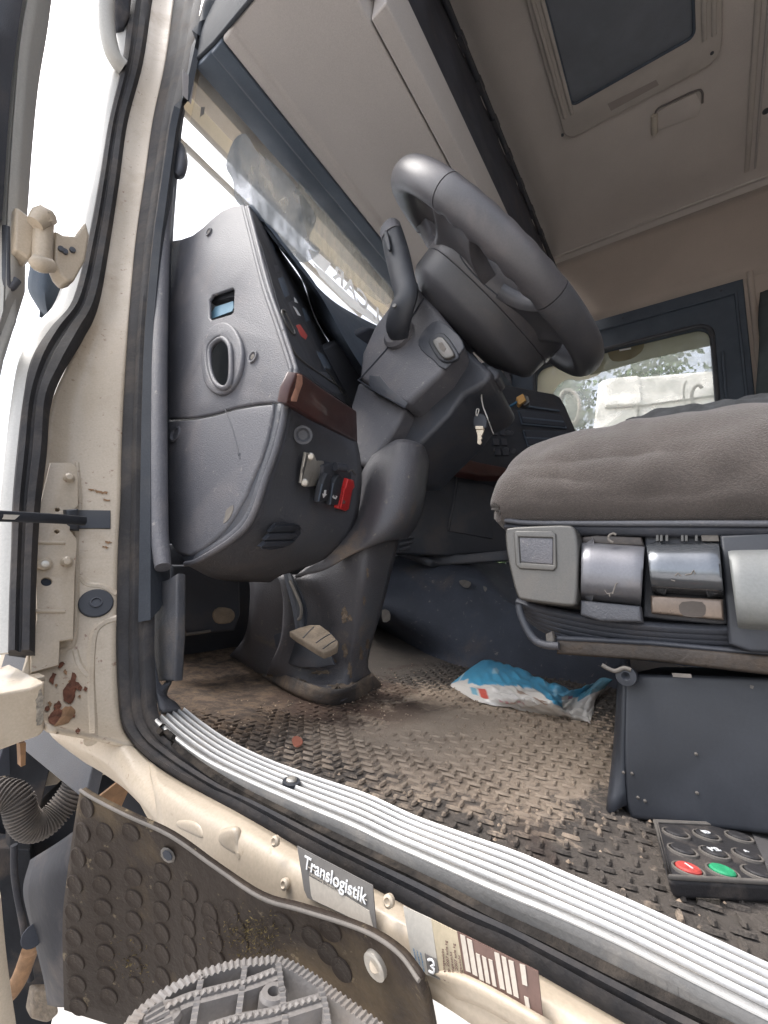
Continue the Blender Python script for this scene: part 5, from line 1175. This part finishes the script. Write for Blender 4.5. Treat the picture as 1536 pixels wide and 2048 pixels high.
# base box
XB = XSE + .018
lo_ = [U(1243, 1348, x=XB), U(1700, 1358, x=XB), U(1700, 1690, x=XB), U(1262, 1640, x=XB), U(1246, 1600, x=XB)]
plate3('base_side', lo_, M_black, seat, thick=.02, bevel=.005)
prism('base_box', [U(a, b, x=XB + .006) for a, b in [(1238, 1348), (1700, 1358), (1700, 1680), (1262, 1640), (1232, 1600)]], V((.36, 0, 0)), M_black, seat, bevel=.008)
loft('base_front_skirt', [[U(1246, 1352, x=XB - .001), U(1236, 1352, x=XB + .03), U(1238, 1350, x=XB + .10)], [U(1244, 1500, x=XB - .001), U(1226, 1500, x=XB + .02), U(1230, 1480, x=XB + .10)], [U(1254, 1610, x=XB - .001), U(1212, 1622, x=XB), U(1226, 1560, x=XB + .10)]], M_black, seat, solid=.004)
plate('scuff', [(1500, 1370), (1508, 1372), (1506, 1378), (1500, 1376)], dict(x=XB - .001), M_edge, seat, thick=.0005)
for q in ((1247, 1545), (1264, 1547), (1276, 1595), (1290, 1602), (1234, 1620), (1392, 1508), (1394, 1586)): disc('dust_speck', U(*q, x=XB - .001), V((-1, 0, 0)), [(.0016, 0), (.0002, .001)], M_edge, seat, 6)
plate('yellow_residue', [(1344, 1346), (1382, 1348), (1384, 1356), (1346, 1354)], dict(x=XSE - .001), M_edge, seat, thick=.001)

# crumpled net cloth lying on the cushion
rows = []
for i in range(9):
    r = []
    for j in range(16):
        t = j / 15; px_ = 1262 + t * 380; y = U(px_, 830, x=XSE + .12).y
        ty = 852 - 52 * min(1, t * 1.35) ** .75 + 5 * noise.noise(V((j * 1.3, 2, 0)))
        crest = U(px_, ty, x=XSE + .13).z + .002; base = U(px_, 858 - 26 * t, x=XSE + .05).z - .004
        k = math.sin(math.pi * i / 8) ** .7
        r.append(V((XSE + .05 + i * .022 + .006 * noise.noise(V((j, i, 9))), y, base + (crest - base) * k + .006 * noise.noise(V((j * 1.7, i * 1.9, 3))))))
    rows.append(r)
nc = loft('crumpled_cloth', rows, mat('dark_net_cloth', (.05, .052, .055), .9, bump=1, bscale=500, var=.5, vscale=60), None, nu=4, nv=3, solid=.003, disp=lambda v, a, b: v + V((0, 0, .004 * noise.noise(v * 60))))
tag(nc, 'crumpled dark net cloth lying on top of the driver seat', 'cloth')


# ================================================================== REMOTE CONTROL on the floor
b0 = UF(1352, 1816); hR = .0
tn_ = ray(1334, 1757); topL = tn_ * (b0.x / tn_.x) ; ZT = topL.z
rm = thing('remote_control', UF(1420, 1800), 'dusty black winch remote control with red and green buttons beside the seat base', 'remote control')
top = [U(1306, 1643, z=ZT), U(1640, 1658, z=ZT), U(1680, 1775, z=ZT), U(1334, 1757, z=ZT)]
cc_ = sum(top, V((0, 0, 0))) / 4
fzr = floor_z(b0.x) + .001
bot_ = [V((p.x, p.y, 0)) + (V((cc_.x, cc_.y, 0)) - V((p.x, p.y, 0))) * .06 for p in top]
bot_ = [V((p.x, p.y, fzr)) for p in bot_]
hexa('body', bot_, top, M_remote, rm, bevel=.004, seg=4)
fr = [p.lerp(cc_, .02) + V((0, 0, .0005)) for p in top]
tube('rim', fr, .0016, M_edge, rm, closed=True)
fr2 = [p.lerp(cc_, .05) + V((0, 0, .0005)) for p in top]
tube('inner_rim', fr2, .0009, M_edge, rm, closed=True)
up_ = V((0, 0, 1))
btn = [((1352, 1667), M_remote, ''), ((1413, 1671), M_remote, 'ID'), ((1478, 1674), M_remote, ''), ((1365, 1701), M_remote, ''), ((1429, 1706), M_remote, 'M2'), ((1495, 1711), M_remote, '^'), ((1377, 1739), M_redd, '|'), ((1445, 1743), M_green, ''), ((1516, 1746), M_remote, '')]
ud = (top[1] - top[0]).normalized(); vd = (top[0] - top[3]).normalized()
rb = (U(1377 + 23, 1739, z=ZT) - U(1377, 1739, z=ZT)).length
for (q, m, s_) in btn:
    c = U(*q, z=ZT + .001)
    bb = disc('button', c, up_, [(rb * .80, -.002), (rb * .80, .0012), (rb * .7, .002), (.0002, .0023)], m, rm, 24)
    disc('button_ring', c, up_, [(rb * 1.05, -.002), (rb * 1.05, .0006), (rb * .98, .0010), (rb * .90, .0008), (rb * .88, -.001)], M_edge, bb, 28)
    if s_: text('button_mark', s_, c + up_ * .0024, ud, vd, rb * .7, M_white, bb, align='CENTER', bold=.0002)
plate('side_field', [(1502, 1662), (1600, 1667), (1640, 1762), (1536, 1740)], dict(z=ZT + .0012), mat('grey_pad', (.10, .095, .095), .6), rm, thick=.001)
plate('grip_texture', [(1392, 1795), (1438, 1797), (1436, 1818), (1394, 1815)], plane3(bot_[3], bot_[2], top[3]), mat('dusty_grip', (.13, .11, .085), .9, bump=1, bscale=600, var=.5, vscale=600), rm, thick=.001, raise_=.001)

# ================================================================== WET-WIPE PACK on the floor
def bg_pts(px, h): return [UF(a, b, dz=hh) for (a, b), hh in zip(px, h)]
R0 = bg_pts([(903, 1366), (965, 1321), (1010, 1328), (1060, 1347), (1105, 1368), (1161, 1381), (1202, 1356), (1225, 1359)], (.004, .03, .03, .03, .03, .02, .03, .03))
R1 = bg_pts([(902, 1368), (945, 1360), (1003, 1364), (1050, 1377), (1108, 1402), (1150, 1396), (1186, 1378), (1215, 1370)], (.004, .02, .03, .035, .03, .012, .02, .02))
R2 = bg_pts([(901, 1370), (952, 1384), (1010, 1394), (1062, 1402), (1115, 1420), (1150, 1424), (1182, 1408), (1196, 1392)], (.003, .012, .02, .025, .02, .010, .008, .006))
R3 = bg_pts([(902, 1373), (962, 1406), (1015, 1415), (1067, 1424), (1120, 1434), (1172, 1443), (1182, 1440), (1190, 1402)], (.002, .002, .002, .002, .002, .002, .002, .002))
for rr in (R0, R1, R2, R3):
    pass
bag = loft('wet_wipe_pack', [R0, R1, R2, R3], M_white, None, nu=14, nv=16, solid=.0, disp=lambda v, a, b: v + V((-.3, -.2, 1)).normalized() * ((.010 * abs(noise.noise(V((b * 9 + a * 3, a * 3 - b * 2, 1)))) + .008 * abs(noise.noise(V((b * 18 - a * 5, a * 9, 5)))) - .003) * math.sin(math.pi * min(1, max(0, b)))))
bag.name = 'wet_wipe_pack'
me = bag.data; ca = me.color_attributes.new('print', 'FLOAT_COLOR', 'POINT'); nr = 3 * 16 + 1; ncn = 7 * 14 + 1
for i in range(nr):
    for j in range(ncn):
        a, b = i / (nr - 1), j / (ncn - 1)
        edge = .36 + .08 * math.sin(b * 9) + (.22 if .50 < b < .62 else 0) - (.12 if b < .12 else 0) - (.08 if .62 < b < .8 else 0)
        c = (.10, .42, .66) if a < edge else (.78, .74, .69)
        if .05 < b < .06: c = (.78, .74, .69)
        if .36 < a < .60 and .34 < b < .56 and ((a - .48) / .13) ** 2 + ((b - .45) / .12) ** 2 < 1:
            c = (.74, .70, .64)
        if ((a - .46) / .05) ** 2 + ((b - .405) / .035) ** 2 < 1 or ((a - .52) / .05) ** 2 + ((b - .49) / .04) ** 2 < 1: c = (.42, .30, .23)
        if .55 < a < .80 and .155 < b < .20: c = (.62, .10, .07)
        if .55 < a < .78 and .12 < b < .15: c = (.25, .50, .62)
        if .78 < a < .84 and .25 < b < .38 and (j % 3): c = (.70, .40, .42)
        if ((a - .17) / .05) ** 2 + ((b - .245) / .02) ** 2 < 1: c = (.45, .68, .80)
        if .66 < b < .69 and .22 < a < .30: c = (.55, .12, .2)
        if b > .74 and a < .45: c = (.12, .34, .46)
        ca.data[i * ncn + j].color = (*c, 1)
m = bpy.data.materials.new('printed_film'); m.use_nodes = True; N = m.node_tree.nodes; p = N['Principled BSDF']
at = N.new('ShaderNodeVertexColor'); at.layer_name = 'print'; m.node_tree.links.new(at.outputs['Color'], p.inputs['Base Color']); p.inputs['Roughness'].default_value = .35; p.inputs['Coat Weight'].default_value = .3
me.materials.clear(); me.materials.append(m)
mods(bag, solid=.0015)
tag(bag, 'crumpled blue and white wet-wipe pack lying on the muddy floor', 'wipe pack')

# ================================================================== STICKERS ON THE SILL
def SX(o): return dict(x=XF - .0045 - o)
st1 = thing('company_sticker', U(670, 1780, x=XF - .006), 'grey sticker reading Translogistik with a blank white field', 'sticker')
plate('backing', [(594, 1692), (745, 1771), (753, 1862), (615, 1796), (608, 1780)], SX(0), M_labelg, st1, thick=.0006)
plate('white_field', spx([(618, 1753), (680, 1786), (738, 1822), (746, 1856), (740, 1856), (690, 1830), (626, 1800), (622, 1790)], 1, True), SX(.0005), M_labelw, st1, thick=.0004)
uu = (U(735, 1788, **SX(.001)) - U(609, 1716, **SX(.001))); vv = (U(608, 1710, **SX(.001)) - U(612, 1735, **SX(.001)))
org = U(608, 1724, **SX(.0008)); sz = uu.length / 4.15
tt = text('title', 'Translogistik', org, uu, vv, sz * .78, M_white, st1, ext=.0002, bold=.00010)
# scale title so it spans exactly the field
dims = max((v.co.length for v in tt.data.vertices)); tt.scale = (uu.length / dims,) * 3
tube('title_rule', [U(*p, **SX(.0006)) for p in [(613, 1732), (734, 1801)]], .0002, M_labelw, st1)
for k, (a, b) in enumerate((((619, 1746), (700, 1790)), ((700, 1790), (732, 1808)))):
    text('small_print', 'Instandhaltung Transport Technik' if k == 0 else 'Service Tel', U(*a, **SX(.0008)), uu, vv, sz * .17, M_labelw, st1, ext=.0001)
rivs = [(551, 1682), (570, 1768), (778, 1802)]
for q in rivs: disc('rivet', U(*q, **SX(-.001)), V((-1, 0, .1)), [(.0030, -.001), (.0030, .001), (.0018, .0018), (.0012, .0008), (.0002, .0006)], M_cream_j, cab, 16)
st2 = thing('service_label', U(870, 1900, x=XF - .006), 'pale service sticker with small blue lettering and a black emblem square', 'sticker')
plate('backing', [(806, 1812), (862, 1838), (880, 1960), (842, 1945), (826, 1930)], SX(-.0002), mat('off_white_label', (.47, .44, .39), .45), st2, thick=.0005)
plate('emblem_square', [(849, 1907), (872, 1918), (880, 1960), (856, 1947)], SX(.0005), M_labelg, st2, thick=.0004)
tube('emblem', [U(*p, **SX(.0010)) for p in spx([(856, 1920), (864, 1920), (868, 1930), (862, 1932), (868, 1938), (866, 1946), (858, 1942)], 2)], .0005, M_white, st2)
for k in range(3):
    a = (826 + k * 7, 1893 + k * 4); b = (834 + k * 7, 1935 + k * 4)
    text('blue_lettering', 'servicepartner', U(*b, **SX(.0006)), U(*a, **SX(.0006)) - U(*b, **SX(.0006)), V((0, 1, 0)), (U(*a, **SX(0)) - U(*b, **SX(0))).length / 6.4, mat('blue_ink%d' % k, (.10, .22, .36), .5), st2, ext=.0001)
st3 = thing('data_plate', U(1000, 1980, x=XF - .006), 'cream and brown vehicle data plate with columns of blank bars', 'data plate')
plate('cream_field', [(862, 1838), (914, 1864), (935, 1990), (882, 1962)], SX(-.0001), mat('cream_label', (.46, .39, .28), .45), st3, thick=.0005)
plate('brown_field', [(914, 1863), (1076, 1943), (1087, 2052), (934, 1977)], SX(.0001), M_brown, st3, thick=.0006)
for k in range(5):
    a = (884 + k * 8, 1880 + k * 3); b = (890 + k * 9, 1962 + k * 4)
    text('small_print', 'EG typ 2007 axle kg' if k % 2 else 'Gesamtgewicht', U(*b, **SX(.0006)), U(*a, **SX(.0006)) - U(*b, **SX(.0006)), V((0, 1, 0)), (U(*a, **SX(0)) - U(*b, **SX(0))).length / 8, M_brown, st3, ext=.0001)
z5 = lambda x_, y_: (500 + x_ / 2.56, 1500 + y_ / 2.56)
for b_ in ([(1075, 945), (1100, 955), (1130, 1140), (1105, 1130)], [(1110, 965), (1135, 978), (1165, 1160), (1140, 1148)], [(1155, 1040), (1175, 1050), (1198, 1185), (1175, 1175)], [(1187, 1055), (1208, 1066), (1230, 1200), (1208, 1190)], [(1220, 1070), (1240, 1080), (1262, 1215), (1242, 1205)],
           [(1250, 1035), (1275, 1045), (1305, 1230), (1280, 1220)], [(1287, 1055), (1310, 1066), (1342, 1255), (1315, 1242)], [(1322, 1075), (1348, 1085), (1376, 1272), (1350, 1258)], [(1380, 1095), (1408, 1105), (1420, 1210), (1395, 1200)], [(1402, 1260), (1425, 1272), (1440, 1365), (1418, 1352)]):
    plate('blank_bar', [z5(*p) for p in b_], SX(.0006), M_labelw, st3, thick=.0004)

# ================================================================== STUDDED RUBBER SHEET
SP = []
def SHP(px, py):     # curved sheet surface, outside of the sill
    t = max(0, min(1, (px - 120) / 700)); yv = .50 - .33 * t
    return None
xs_ = lambda px: .185 + .012 * math.sin(px / 90.0)
# outline rows (top edge -> bottom edge) across the sheet
cols_px = [(124, [(160, 1580), (148, 1650), (133, 1760), (125, 1850), (128, 2020)]),
           (170, [(184, 1596), (180, 1670), (175, 1780), (172, 1880), (190, 2040)]),
           (250, [(250, 1630), (248, 1700), (248, 1800), (250, 1900), (262, 2060)]),
           (340, [(340, 1672), (338, 1740), (340, 1830), (342, 1930), (345, 2060)]),
           (430, [(430, 1735), (430, 1790), (432, 1870), (435, 1950), (440, 2060)]),
           (520, [(520, 1795), (520, 1840), (525, 1910), (530, 1980), (540, 2060)]),
           (600, [(600, 1820), (602, 1870), (610, 1940), (620, 2010), (640, 2070)]),
           (680, [(690, 1848), (692, 1900), (700, 1970), (715, 2040), (730, 2090)]),
           (750, [(748, 1872), (755, 1925), (765, 1990), (775, 2050), (790, 2100)]),
           (800, [(800, 1910), (808, 1950), (818, 2000), (826, 2050), (835, 2110)]),
           (840, [(838, 1962), (848, 1990), (858, 2025), (866, 2060), (874, 2120)])]
rows = []
dtop = [.272, .268, .262, .252, .242, .231, .221, .209, .199, .190, .181]
for (c_, pts), d0 in zip(cols_px, dtop):
    rows.append([U(p[0], p[1], d=d0 + (.004 if c_ < 400 else .002) * k + .0025 * math.sin(c_ / 50.0 + k * .8)) for k, p in enumerate(pts)])
sh = thing('studded_rubber_sheet', rows[4][4], 'cut piece of brown round-studded rubber matting hanging below the door sill', 'rubber sheet')
sheet = loft('sheet', rows, M_sheet, sh, nu=6, nv=5, solid=.0035)
tube('cut_edge', spl([r[0] for r in rows], 5), .0009, M_edge, sh)
# studs follow the sheet
cols5 = [spl(r, 12) for r in rows]; nC = len(cols5[0])
big = [spl([cols5[i][j] for i in range(len(rows))], 12) for j in range(nC)]   # big[j][i]
proto = None; placed = 0
def place_stud(p, nrm, ax):
    global proto
    z = nrm; x_ = (ax - z * ax.dot(z)).normalized(); y_ = z.cross(x_)
    mt_ = Matrix(((x_.x, y_.x, z.x), (x_.y, y_.y, z.y), (x_.z, y_.z, z.z)))
    if proto is None:
        vs = []; seg = 20; pr_ = [(1, -.0005), (1, .0001), (.93, .0006), (.80, .0002), (.0, .0013)]
        for r_, h in pr_[:-1]:
            for k in range(seg): vs.append(V((r_ * .0064 * math.cos(2 * math.pi * k / seg), r_ * .0064 * math.sin(2 * math.pi * k / seg), h)))
        f = gridfaces(4, seg, True); f.append(tuple(3 * seg + k for k in range(seg)))
        me_ = bpy.data.meshes.new('stud'); me_.from_pydata(vs, [], f); me_.materials.append(M_sheet); fin(me_, True, 50); proto = me_
    o = bpy.data.objects.new('stud', proto); COL.objects.link(o); o.parent = sh; o.location = p - BASE[sh.name]; o.rotation_euler = mt_.to_euler()
# walk a metric grid over the sheet: columns by arc length
def nearest(px, py):
    d = ray(px, py).normalized(); own = BASE[sheet.name]
    ok, loc, nrm, idx = sheet.ray_cast(-own, d)
    return (loc + own, nrm) if ok else None
bpy.context.view_layer.update()
z8 = lambda a, b: (a / 2.194, 1400 + b / 2.194)
studs8 = [(383, 470), (365, 580)] + [(345, 690 + 0), (330, 808), (322, 930), (325, 1040), (335, 1150), (340, 1245), (345, 1345)] + \
    [(460, 580), (455, 700), (447, 810), (452, 910), (458, 1015), (462, 1110), (465, 1210), (478, 1300)] + \
    [(575, 580), (585, 775), (588, 870), (588, 965), (590, 1070), (590, 1165)] + [(715, 755), (712, 838), (710, 925), (710, 1020), (712, 1112), (715, 1215)] + \
    [(825, 920), (828, 990), (832, 1075), (838, 1155), (545 + 290, 840)] + [(920, 935), (928, 995), (942, 1055), (950, 1135)] + [(1010, 930), (1040, 1000), (1050, 1060)] + [(595, 1255), (1240, 980), (1370, 1040), (1450, 1010), (1440, 1110), (1500, 1180)]
for q in studs8:
    h = nearest(*z8(*q))
    if h:
        n_ = h[1] if h[1].dot(h[0]) < 0 else -h[1]
        place_stud(h[0] + n_ * .0002, n_, V((0, 1, 0)))
h = nearest(335, 1711)
if h: disc('torn_hole', h[0] * .985, h[1] if h[1].dot(h[0]) < 0 else -h[1], [(.0036, 0), (.0034, .0003), (.0002, .0004)], M_void, sh, 7); disc('hole_rim', h[0] * .993, h[1] if h[1].dot(h[0]) < 0 else -h[1], [(.0052, -.0003), (.0046, .0005), (.0040, .0006)], M_edge, sh, 9)
h = nearest(751, 1930)
if h: w_ = disc('washer', h[0] * .994, h[1] if h[1].dot(h[0]) < 0 else -h[1], [(.0062, -.001), (.0062, .0012), (.0052, .0018), (.0002, .0016)], M_steel, sh, 22); disc('screw', h[0] * .99, -h[0], [(.003, -.001), (.0028, .0012), (.0002, .0014)], M_cream_j, sh, 12)
# moss and mud
vs, fs = [], []
for i in range(550):
    q = (random.gauss(505, 32), random.gauss(1872, 22)) if i < 1500 else (random.gauss(470 - 0, 60), random.gauss(1900, 26))
    if i % 5 == 0: q = (random.gauss(270, 22), random.gauss(1925, 22))
    h = nearest(*q)
    if not h: continue
    p = h[0] * .996; s_ = random.uniform(.0003, .0009); k = len(vs)
    a = V((random.uniform(-1, 1), random.uniform(-1, 1), random.uniform(-1, 1))) * s_; b = V((random.uniform(-1, 1), random.uniform(-1, 1), random.uniform(-1, 1))) * s_
    vs += [p - a, p + b, p + a + V((-.001, 0, .0003))]; fs.append((k, k + 1, k + 2))
tag(mk('dried_moss', vs, fs, mat('moss', (.16, .12, .05), .95, var=.6, vscale=200), sh, smooth=False), kind='stuff')

# ================================================================== STEP GRATING
ZS = -.165
stp = thing('cab_step', U(520, 2060, z=ZS - .05), 'cast aluminium cab step with serrated open grating below the sheet', 'step')
def wall(name, pts, h, w, teeth=True, dz=0):
    P = [p_ + V((0, 0, dz)) for p_ in spl([U(*p, z=ZS) for p in pts], 10)]; vs, fs = [], []
    L = len(P); acc = 0
    D_ = [0]
    for i in range(1, L): D_.append(D_[-1] + (P[i] - P[i - 1]).length)
    n = max(8, int(D_[-1] / .0007)); Q = []
    for k in range(n + 1):
        d = D_[-1] * k / n; i = 0
        while i < L - 2 and D_[i + 1] < d: i += 1
        t = (d - D_[i]) / max(1e-9, D_[i + 1] - D_[i]); Q.append(P[i].lerp(P[i + 1], t))
    for k, p in enumerate(Q):
        a = Q[max(0, k - 1)]; b = Q[min(n, k + 1)]; s = (b - a).cross(V((0, 0, 1))).normalized() * w / 2
        zt = (.0008 if (k // 2) % 2 else 0) if teeth else 0
        vs += [p - s + V((0, 0, zt)), p + s + V((0, 0, zt)), p + s - V((0, 0, h)), p - s - V((0, 0, h))]
    f = gridfaces(n + 1, 4, True); f.append((0, 1, 2, 3)); f.append((n * 4, n * 4 + 1, n * 4 + 2, n * 4 + 3))
    return mk(name, vs, f, M_cast, stp, smooth=False)
wall('outer_rim', [(248, 2075), (268, 2040), (300, 2010), (330, 1988), (370, 1965), (420, 1944), (470, 1930), (520, 1924), (555, 1922), (600, 1942), (660, 1984), (720, 2028), (790, 2080)], .014, .005)
for nm_, h_, w_, t_, z_ in (('inner_rail', .012, .0075, False, 0), ('tooth_row', .003, .002, True, .0008)):
    wall(nm_, [(330, 2020), (380, 1998), (440, 1982), (500, 1966), (552, 1946)], h_, w_, t_, z_)
for nm_, h_, w_, t_, z_ in (('inner_rail', .012, .0075, False, 0), ('tooth_row', .003, .002, True, .0008)):
    wall(nm_, [(420, 2060), (480, 2042), (540, 2030), (600, 2012), (640, 2000)], h_, w_, t_, z_)
wall('cross_bar', [(490, 1930), (484, 1975), (478, 2020), (470, 2080)], .010, .0025)
wall('cross_bar', [(404, 1948), (396, 1990), (384, 2060)], .010, .0025)
wall('cross_bar', [(556, 1924), (562, 1970), (568, 2020), (572, 2080)], .010, .0025)
wall('cross_bar', [(640, 1972), (650, 2010), (658, 2060)], .010, .0025)
wall('cross_bar', [(300, 2012), (318, 2040), (330, 2080)], .010, .0085)
for q, r_ in (((548, 1982), .0062), ((332, 2022), .0068)):
    c = U(*q, z=ZS)
    disc('bolt_boss', c + V((0, 0, -.02)), V((0, 0, 1)), [(r_, 0), (r_, .0185), (r_ * .85, .020), (r_ * .45, .020), (r_ * .4, .012), (.0002, .012)], M_cast, stp, 24)
plate('well_floor', [(260, 2060), (330, 2005), (420, 1960), (520, 1940), (600, 1965), (740, 2070), (700, 2200), (300, 2200)], dict(z=ZS - .12), M_chassis, stp, thick=.01)

# ================================================================== WHEEL-ARCH AREA, lower left
def hosepath(name, px, d, r_, label, grp):
    P = spl([U(*p, d=q) for p, q in zip(px, d)], 24); rr = [r_ * (1 + (.0 if i % 4 < 2 else -.17)) for i in range(len(P))]
    o = tube(name, P, rr, M_hose, None, seg=18); tag(o, label, 'hose', grp); return o
hosepath('corrugated_hose', [(178, 1460), (168, 1520), (150, 1575), (118, 1620), (88, 1648), (62, 1652), (44, 1632), (34, 1600), (10, 1588), (-60, 1585)], [.60, .595, .585, .57, .555, .545, .54, .54, .54, .54], .0175, 'dusty corrugated cable hose looping out below the pillar', None)
fd = thing('inner_fender', U(200, 2050, d=.62), 'smooth grey plastic fender liner behind the studded sheet', 'fender liner')
loft('liner', [[U(60, 1720, d=.66), U(150, 1660, d=.60), U(260, 1560, d=.60), U(330, 1600, d=.62)], [U(46, 1780, d=.64), U(130, 1740, d=.58), U(260, 1700, d=.58), U(400, 1760, d=.60)], [U(60, 1850, d=.64), U(100, 1850, d=.6), U(200, 1850, d=.58), U(400, 1860, d=.58)], [U(85, 1950, d=.64), U(120, 1960, d=.6), U(200, 1960, d=.58), U(400, 1960, d=.58)], [U(95, 2010, d=.66), U(125, 2015, d=.62), U(200, 2010, d=.60), U(400, 2050, d=.58)]], M_fender, fd, nu=6, nv=6, solid=.006)
disc('liner_hole', U(66, 1872, d=.625), -ray(66, 1872), [(.014, 0), (.013, .001), (.0002, .001)], M_void, fd, 18)
wp = thing('wheel_arch', U(150, 1700, d=.95), 'black wheel arch and chassis parts in the gap under the cab', 'wheel arch')
loft('arch_shell', [[U(-80, 1400, d=1.0), U(120, 1400, d=1.0), U(330, 1480, d=1.0), U(520, 1640, d=.95)], [U(-80, 1600, d=.95), U(120, 1620, d=.95), U(330, 1680, d=.95), U(520, 1800, d=.95)], [U(-80, 1850, d=.9), U(60, 1850, d=.92), U(330, 1850, d=.9), U(560, 1940, d=.9)]], M_chassis, wp, nu=4, nv=4, solid=.01)
prism('frame_flange', [U(*p, d=.80) for p in [(20, 1480), (110, 1470), (110, 1500), (60, 1700), (20, 1700)]], V((0, .03, 0)), M_chassis, wp, bevel=.003)
prism('frame_end', [U(*p, d=.86) for p in [(-70, 1690), (60, 1700), (92, 1900), (112, 2010), (88, 2110), (-70, 2110)]], V((.02, .06, 0)), M_chassis, wp, bevel=.004)
tube('brake_line', [U(*p, d=.74) for p in [(28, 1690), (30, 1760), (48, 1860), (62, 1960)]], .005, M_fender, wp, n=5)
tube('chassis_brace', [U(*p, d=.86) for p in [(60, 1640), (130, 1570), (200, 1520)]], .012, M_chassis, wp, n=3)
tube('orange_stain_rod', [U(*p, d=.70) for p in [(60, 1900), (40, 1955), (16, 1990), (-20, 2000)]], .012, M_rusto, wp, n=3)
prism('dirty_joint', [U(*p, d=.72) for p in [(70, 1985), (110, 1985), (120, 2030), (96, 2050), (60, 2040)]], V((0, .03, 0)), mat('oily_joint', (.14, .11, .08), .6, bump=1, bscale=150, var=.5, vscale=80), wp, bevel=.006)
plate('bracket_sheet', [(190, 1600), (246, 1556), (262, 1570), (240, 1620), (206, 1620)], dict(y=.56), M_rusto, wp, thick=.003)
# bumper/step edge at lower left corner
bc = thing('bumper_corner', U(0, 1950, d=.55), 'cream bumper corner edge at the bottom left', 'bumper')
ribbon('edge', [U(*p, d=.55) for p in [(-60, 1790), (-50, 1900), (-30, 2060)]], [U(*p, d=.57) for p in [(2, 1795), (14, 1920), (34, 2060)]], [(0, 0), (.6, .006), (1, 0)], M_cream, bc, n=4, thick=.02)

# ================================================================== OUTSIDE, seen through the passenger window
ft = thing('far_truck', V((6.2, .6, -1.4)), 'cream truck cab parked beyond the passenger window', 'truck')
XT = 5.0
bodypx = [(1196, 764), (1210, 756), (1280, 752), (1440, 738), (1600, 728), (1600, 1200), (1150, 1200), (1160, 900), (1185, 860)]
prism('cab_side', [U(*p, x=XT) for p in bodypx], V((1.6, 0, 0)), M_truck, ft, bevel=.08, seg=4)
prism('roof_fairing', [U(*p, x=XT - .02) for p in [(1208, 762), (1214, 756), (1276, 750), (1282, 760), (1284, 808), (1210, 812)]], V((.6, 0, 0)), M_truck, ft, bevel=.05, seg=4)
for q in ([(1210, 816), (1280, 812), (1440, 790), (1600, 770)], [(1276, 815), (1274, 900)]):
    tube('panel_gap', [U(*p, x=XT - .02) for p in q], .012, M_edge, ft, n=2)
tube('grab_handle', [U(*p, x=XT - .15) for p in [(1396, 822), (1384, 800), (1386, 780), (1396, 770), (1404, 776)]], .016, M_edge, ft, n=4)
tube('coiled_line', [U(*p, x=XT - .15) for p in [(1373, 762), (1368, 775), (1370, 806), (1390, 830)]], .008, M_edge, ft, n=4)
fm = thing('far_mirror', U(1140, 830, x=3.4), 'oval door mirror outside the passenger window', 'mirror')
MO = spx([(1120, 800), (1128, 782), (1144, 782), (1158, 800), (1158, 825), (1150, 845), (1138, 842), (1126, 822)], 3, True)
plate('glass_face', MO, dict(x=2.75), mat('mirror_face', (.5, .56, .5), .2, metal=.6), fm, thick=.02, bevel=.006)
tube('mirror_rim', [U(*p, x=2.74) for p in MO], .012, M_labelw, fm, closed=True)
plate('outer_frame', [(1000, 700), (1006, 700), (1006, 900), (1000, 900)], dict(x=2.6), M_skin, fm, thick=.03)

# trees behind the far truck
def tree(x, y, h, w, seed, lab):
    rng = random.Random(seed)
    t = thing('tree', V((x, y, -1.45)), lab, 'tree', 'trees beyond the passenger side')
    P = [V((x, y, -1.45)), V((x + .1, y + .05, -.2)), V((x - .05, y, 1.2)), V((x, y + .1, h * .7 - 1.45))]
    tube('trunk', P, [.16, .13, .09, .04], M_bark, t, n=4, seg=10)
    cl_ = [V((x + rng.gauss(0, w * .35), y + rng.gauss(0, w * .4), -1.45 + h * rng.uniform(.35, 1.0))) for _ in range(60)]
    for q in range(6):
        c = cl_[q]; tube('limb', [V((x, y, -1.45 + h * .3 + q * .2)), (V((x, y, c.z)) + c) / 2 - V((0, 0, .2)), c], [.05, .035, .015], M_bark, t, n=3, seg=7)
    for mi, m in enumerate((M_leafa, M_leafb)):
        vs, fs = [], []
        for k in range(16000):
            c = cl_[rng.randrange(60)]
            p = c + V((rng.gauss(0, 1), rng.gauss(0, 1), rng.gauss(0, 1))) * w * .11
            a = V((rng.uniform(-1, 1), rng.uniform(-1, 1), rng.uniform(-1, 1))).normalized() * rng.uniform(.05, .11); b = a.cross(V((rng.uniform(-1, 1), rng.uniform(-1, 1), rng.uniform(-1, 1)))).normalized() * a.length * .5
            i0 = len(vs); vs += [p - a, p + b, p + a, p - b]; fs.append((i0, i0 + 1, i0 + 2, i0 + 3))
        mk('crown', vs, fs, m, t, smooth=False)
tree(9.6, 3.4, 6.8, 2.6, 1, 'pale leafy tree left of the far truck, seen past its mirror')
tree(11.5, .6, 7.6, 2.8, 2, 'tall green tree showing over the middle of the far truck roof')
tree(11.0, -2.2, 7.4, 2.8, 3, 'green tree at the right edge of the passenger window, over the far truck')
